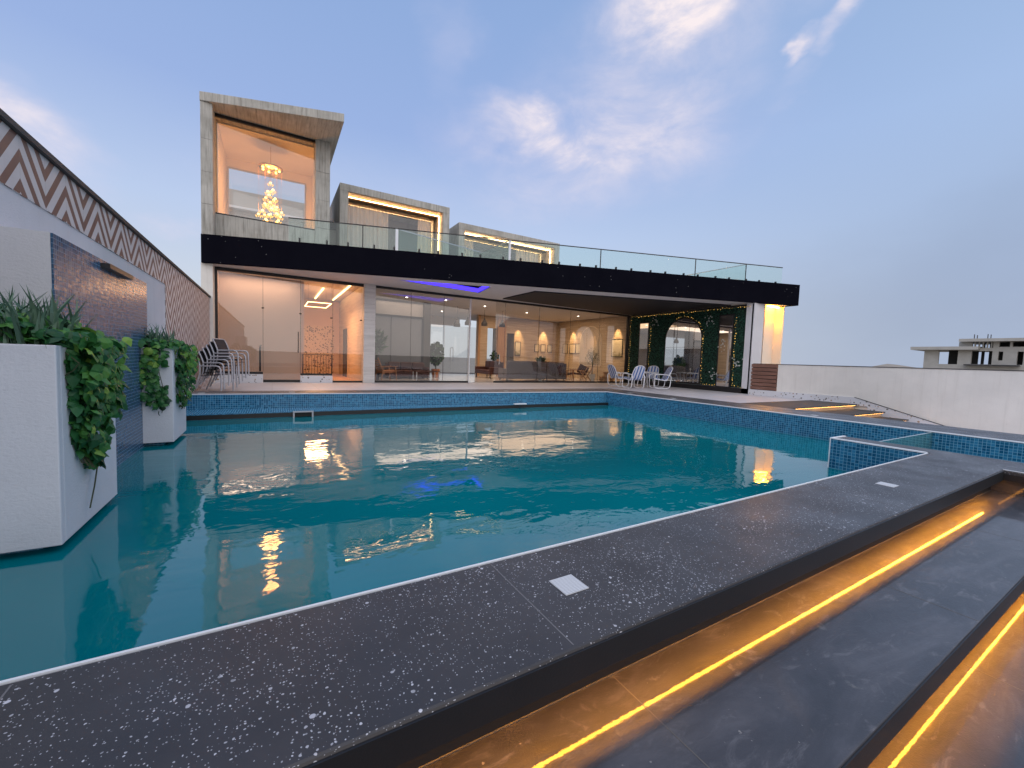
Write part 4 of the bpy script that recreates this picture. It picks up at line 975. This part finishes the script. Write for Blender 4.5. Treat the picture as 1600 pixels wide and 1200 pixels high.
# ---------------------------------------------------------------- striped patio set
def patio_chair():
    t_ = thing('patio_chair', '', 'chair', (0, 0, 0), 'striped patio chairs')
    def rr(pts, r, n=5):
        out = []
        for i in range(len(pts)):
            p0, p, p1 = Vector(pts[i-1]), Vector(pts[i]), Vector(pts[(i+1) % len(pts)]); a = p+(p0-p).normalized()*r; b = p+(p1-p).normalized()*r
            for k in range(n+1): u = k/n; out.append(a*(1-u)**2+p*2*u*(1-u)+b*u*u)
        return out
    for s in (-1, 1):
        y = s*.31
        MB().tube(rr([(.36, y, .018), (-.34, y, .018), (-.40, y, .62), (.36, y, .66)], .16), .020, 8, True).build('side_loop', white_metal, t_, False, smooth=True)
    bk = [(-.20, -.28, .37), (-.36, -.28, .70), (-.43, -.26, .86)]+[(-.43-.07*math.sin(math.pi*i/10), -.26*math.cos(math.pi*i/10), .86+.15*math.sin(math.pi*i/10)) for i in range(1, 10)]+[(-.43, .26, .86), (-.36, .28, .70), (-.20, .28, .37)]
    MB().tube(bk, .017, 8).build('back_frame', white_metal, t_, False, smooth=True)
    MB().tube([(-.20, -.28, .37), (.30, -.28, .42), (.30, .28, .42), (-.20, .28, .37)], .017, 8).build('seat_frame', white_metal, t_, False, smooth=True)
    pf_ = [(.33, .435, .27), (.20, .43, .27), (.0, .395, .27), (-.16, .385, .27), (-.23, .45, .27), (-.30, .60, .27), (-.37, .74, .265), (-.42, .85, .25), (-.46, .93, .21), (-.48, .98, .13)]
    m_ = 7; mb = MB()
    for off in (0, 1):
        vs_ = []; uvs = []
        for i, (x, z, hw) in enumerate(pf_):
            nx_, nz_ = (0, .045) if i < 4 else (.045, .012)
            for j in range(m_):
                y = hw*(2*j/(m_-1)-1); vs_.append((x+nx_*(off-.3), y, z+nz_*(off-.3))); uvs.append((y, z))
        fs_ = []; ul = []
        for i in range(len(pf_)-1):
            for j in range(m_-1):
                q = (i*m_+j, i*m_+j+1, (i+1)*m_+j+1, (i+1)*m_+j); q = q if off else q[::-1]; fs_.append(q); ul.append(tuple(uvs[a] for a in q))
        mb.add(vs_, fs_, ul)
    n_ = len(pf_)*m_; bd = [j for j in range(m_)]+[i*m_+m_-1 for i in range(1, len(pf_))]+[(len(pf_)-1)*m_+j for j in range(m_-2, -1, -1)]+[i*m_ for i in range(len(pf_)-2, 0, -1)]
    mb.f += [(bd[i], bd[(i+1) % len(bd)], n_+bd[(i+1) % len(bd)], n_+bd[i]) for i in range(len(bd))]
    mb.build('striped_cushion', stripe, t_, False, smooth=True)
    return t_
pc = patio_chair()
for i, (x, y, rz, lb_) in enumerate(((14.12, 14.12, R(-8), 'blue and white striped patio chair at the left of the table, seen from its side'),
                                     (13.75, 12.85, R(78), 'blue and white striped patio chair showing its full back, nearest the pool corner'),
                                     (15.3, 12.7, R(152), 'blue and white striped patio chair right of the table, turned to face left'),
                                     (16.35, 14.15, R(205), 'blue and white striped patio chair at the far side of the table'))):
    o = pc if i == 0 else copy_tree(pc)
    o.location = (x, y, .0); o.rotation_euler = (0, 0, rz); o['label'] = lb_
tb = thing('patio_table', 'round white patio table between the four striped chairs', 'table', (15.45, 13.65, 0))
MB().lathe([(.50, .685), (.53, .70), (.53, .715), (.50, .725)], (0, 0, 0), 32).build('tabletop', white_metal, tb, False)
for i in range(4):
    a = i*math.pi/2+.5; MB().tube([(.40*math.cos(a), .40*math.sin(a), .0), (.34*math.cos(a), .34*math.sin(a), .35), (.38*math.cos(a), .38*math.sin(a), .69)], .018).build('leg', white_metal, tb, False)
cd = thing('ornament', 'small pale candle holder standing on the patio table', 'candle holder', (15.15, 13.7, .725))
MB().lathe([(.05, 0), (.05, .015), (.015, .03), (.015, .12), (.035, .13), (.035, .20), (.005, .24)], (0, 0, 0), 12).build('holder', white_ceramic, cd, False, smooth=True)

# ---------------------------------------------------------------- stacked chairs
def stack_chair():
    t_ = thing('stacking_chair', '', 'chair', (0, 0, 0), 'stacked chairs beside the zigzag wall')
    for s in (-1, 1):
        y = s*.27
        MB().tube([(.30, y, 0), (.295, y, .40), (.285, y, .58), (.25, y, .645), (.18, y, .665), (.0, y, .66), (-.20, y, .655)], .019, 8).build('front_leg', alu, t_, False, smooth=True)
        MB().tube([(-.38, y, 0), (-.27, y, .25), (-.205, y, .45), (-.20, y, .655), (-.25, y, .80), (-.31, y, .93)], .019, 8).build('rear_leg', alu, t_, False, smooth=True)
    MB().tube([(-.31, -.27, .93), (-.325, -.2, .955), (-.325, .2, .955), (-.31, .27, .93)], .017, 8).build('top_rail', alu, t_, False, smooth=True)
    pts = [(-.205, .44), (-.20, .65), (-.25, .80), (-.315, .94)]; bmx = MB()
    for (a, b), (c, d_) in zip(pts, pts[1:]): bmx.beam((a, 0, b), (c, 0, d_), .52, .008, (1, 0, 0))
    bk_ = bmx.build('backrest', mesh_dark, t_, False)
    MB().beam((-.21, 0, .41), (.27, 0, .44), .52, .012).build('seat', mesh_dark, t_, False); return t_
sc0 = stack_chair()
LB = ('lowest grey metal chair of the leaning stack, with a brownish mesh back', 'second chair from the bottom of the grey stack', 'third chair from the bottom of the grey stack', 'fourth chair from the bottom of the grey stack, just below the top two', 'chair directly under the topmost one in the grey stack', 'topmost chair of the stack, its dark mesh back showing whole')
for i in range(6):
    o = sc0 if i == 0 else copy_tree(sc0)
    o.location = (-1.28+.068*i, 13.05+.05*i, .082*i); o.rotation_euler = (0, 0, R(-24+random.uniform(-3, 3))); o['label'] = LB[i]
    if i == 0: pass
lowb = [c for c in sc0.children if c.name.startswith('backrest')][0]; lowb.data = lowb.data.copy(); lowb.data.materials[0] = mesh_brown; lowb['label'] = 'brownish mesh back'

# ---------------------------------------------------------------- unfinished house far right
uh = thing('unfinished_house', 'bare grey concrete house shell with flat slabs and empty windows beyond the pale wall', 'house', (88, 15, 0))
K = 85/60.
Yk = lambda y: y*K
Zk = lambda z: 1.1+(z-1.1)*K
def uw(y0, y1, z0, z1, x0=85.2, x1=85.6, name='wall', m=rough_conc): return B(x0, x1, Yk(y0), Yk(y1), Zk(z0), Zk(z1)).build(name, m, uh)
wl = MB()
for y0, y1, z0, z1 in ((15.6, 14.5, 1.0, 3.6), (14.5, 13.1, 1.0, 2.15), (13.1, 12.17, 1.0, 4.4), (12.17, 10.8, 1.0, 2.2), (12.17, 10.8, 3.5, 3.8), (10.8, 10.42, 1.0, 4.4), (10.42, 10.12, 1.0, 2.6), (10.42, 10.12, 3.45, 3.9),
                       (10.12, 9.25, 1.0, 3.9), (9.25, 8.88, 1.0, 2.2), (9.25, 8.88, 3.45, 3.9), (8.88, 2, 1.0, 4.4), (9.75, 9.6, 3.9, 4.4)):
    wl.box(85.2, 85.6, Yk(y1), Yk(y0), Zk(z0), Zk(z1))
wl.build('wall', rough_conc, uh)
MB().box(84, 93, Yk(11.6), Yk(16.5), Zk(3.6), Zk(3.92)).build('lower_roof', rough_conc, uh)
MB().box(84, 93, Yk(-5), Yk(12.95), Zk(4.40), Zk(4.68)).build('upper_roof', rough_conc, uh)
MB().box(84.2, 85.1, Yk(9.0), Yk(12.5), Zk(2.05), Zk(2.17)).build('window_ledge', charcoal, uh)
MB().box(87.0, 87.2, Yk(2), Yk(11.25), Zk(1), Zk(4.39)).box(87.0, 87.2, Yk(11.55), Yk(11.75), Zk(1), Zk(4.39)).box(87.0, 87.2, Yk(11.95), Yk(14.05), Zk(1), Zk(3.59)).each('shaded_inner_wall', shade_m, uh)  # walls coloured near black to give the shade inside the window openings
MB().box(85.65, 93, Yk(2), Yk(15.5), -1.0, Zk(1.5)).box(85.2, 85.6, Yk(2), Yk(15.6), -1.0, Zk(1.0)-.003).build('plinth', rough_conc, uh)
rb = MB()
for y in (12.2, 12.0, 11.3, 11.1, 7.8, 7.7, 7.0, 6.9, 4.0): rb.tube([(86, Yk(y), Zk(4.68)), (86, Yk(y), Zk(5.0+.2*random.random()))], .05, 5)
rb.build('rebar', charcoal, uh)
for i in range(5): MB().box(85.3, 85.5, Yk(12.05-i*.27), Yk(11.95-i*.27), Zk(3.8), Zk(4.4)).build('parapet_post', rough_conc, uh)
bpy.context.view_layer.update()
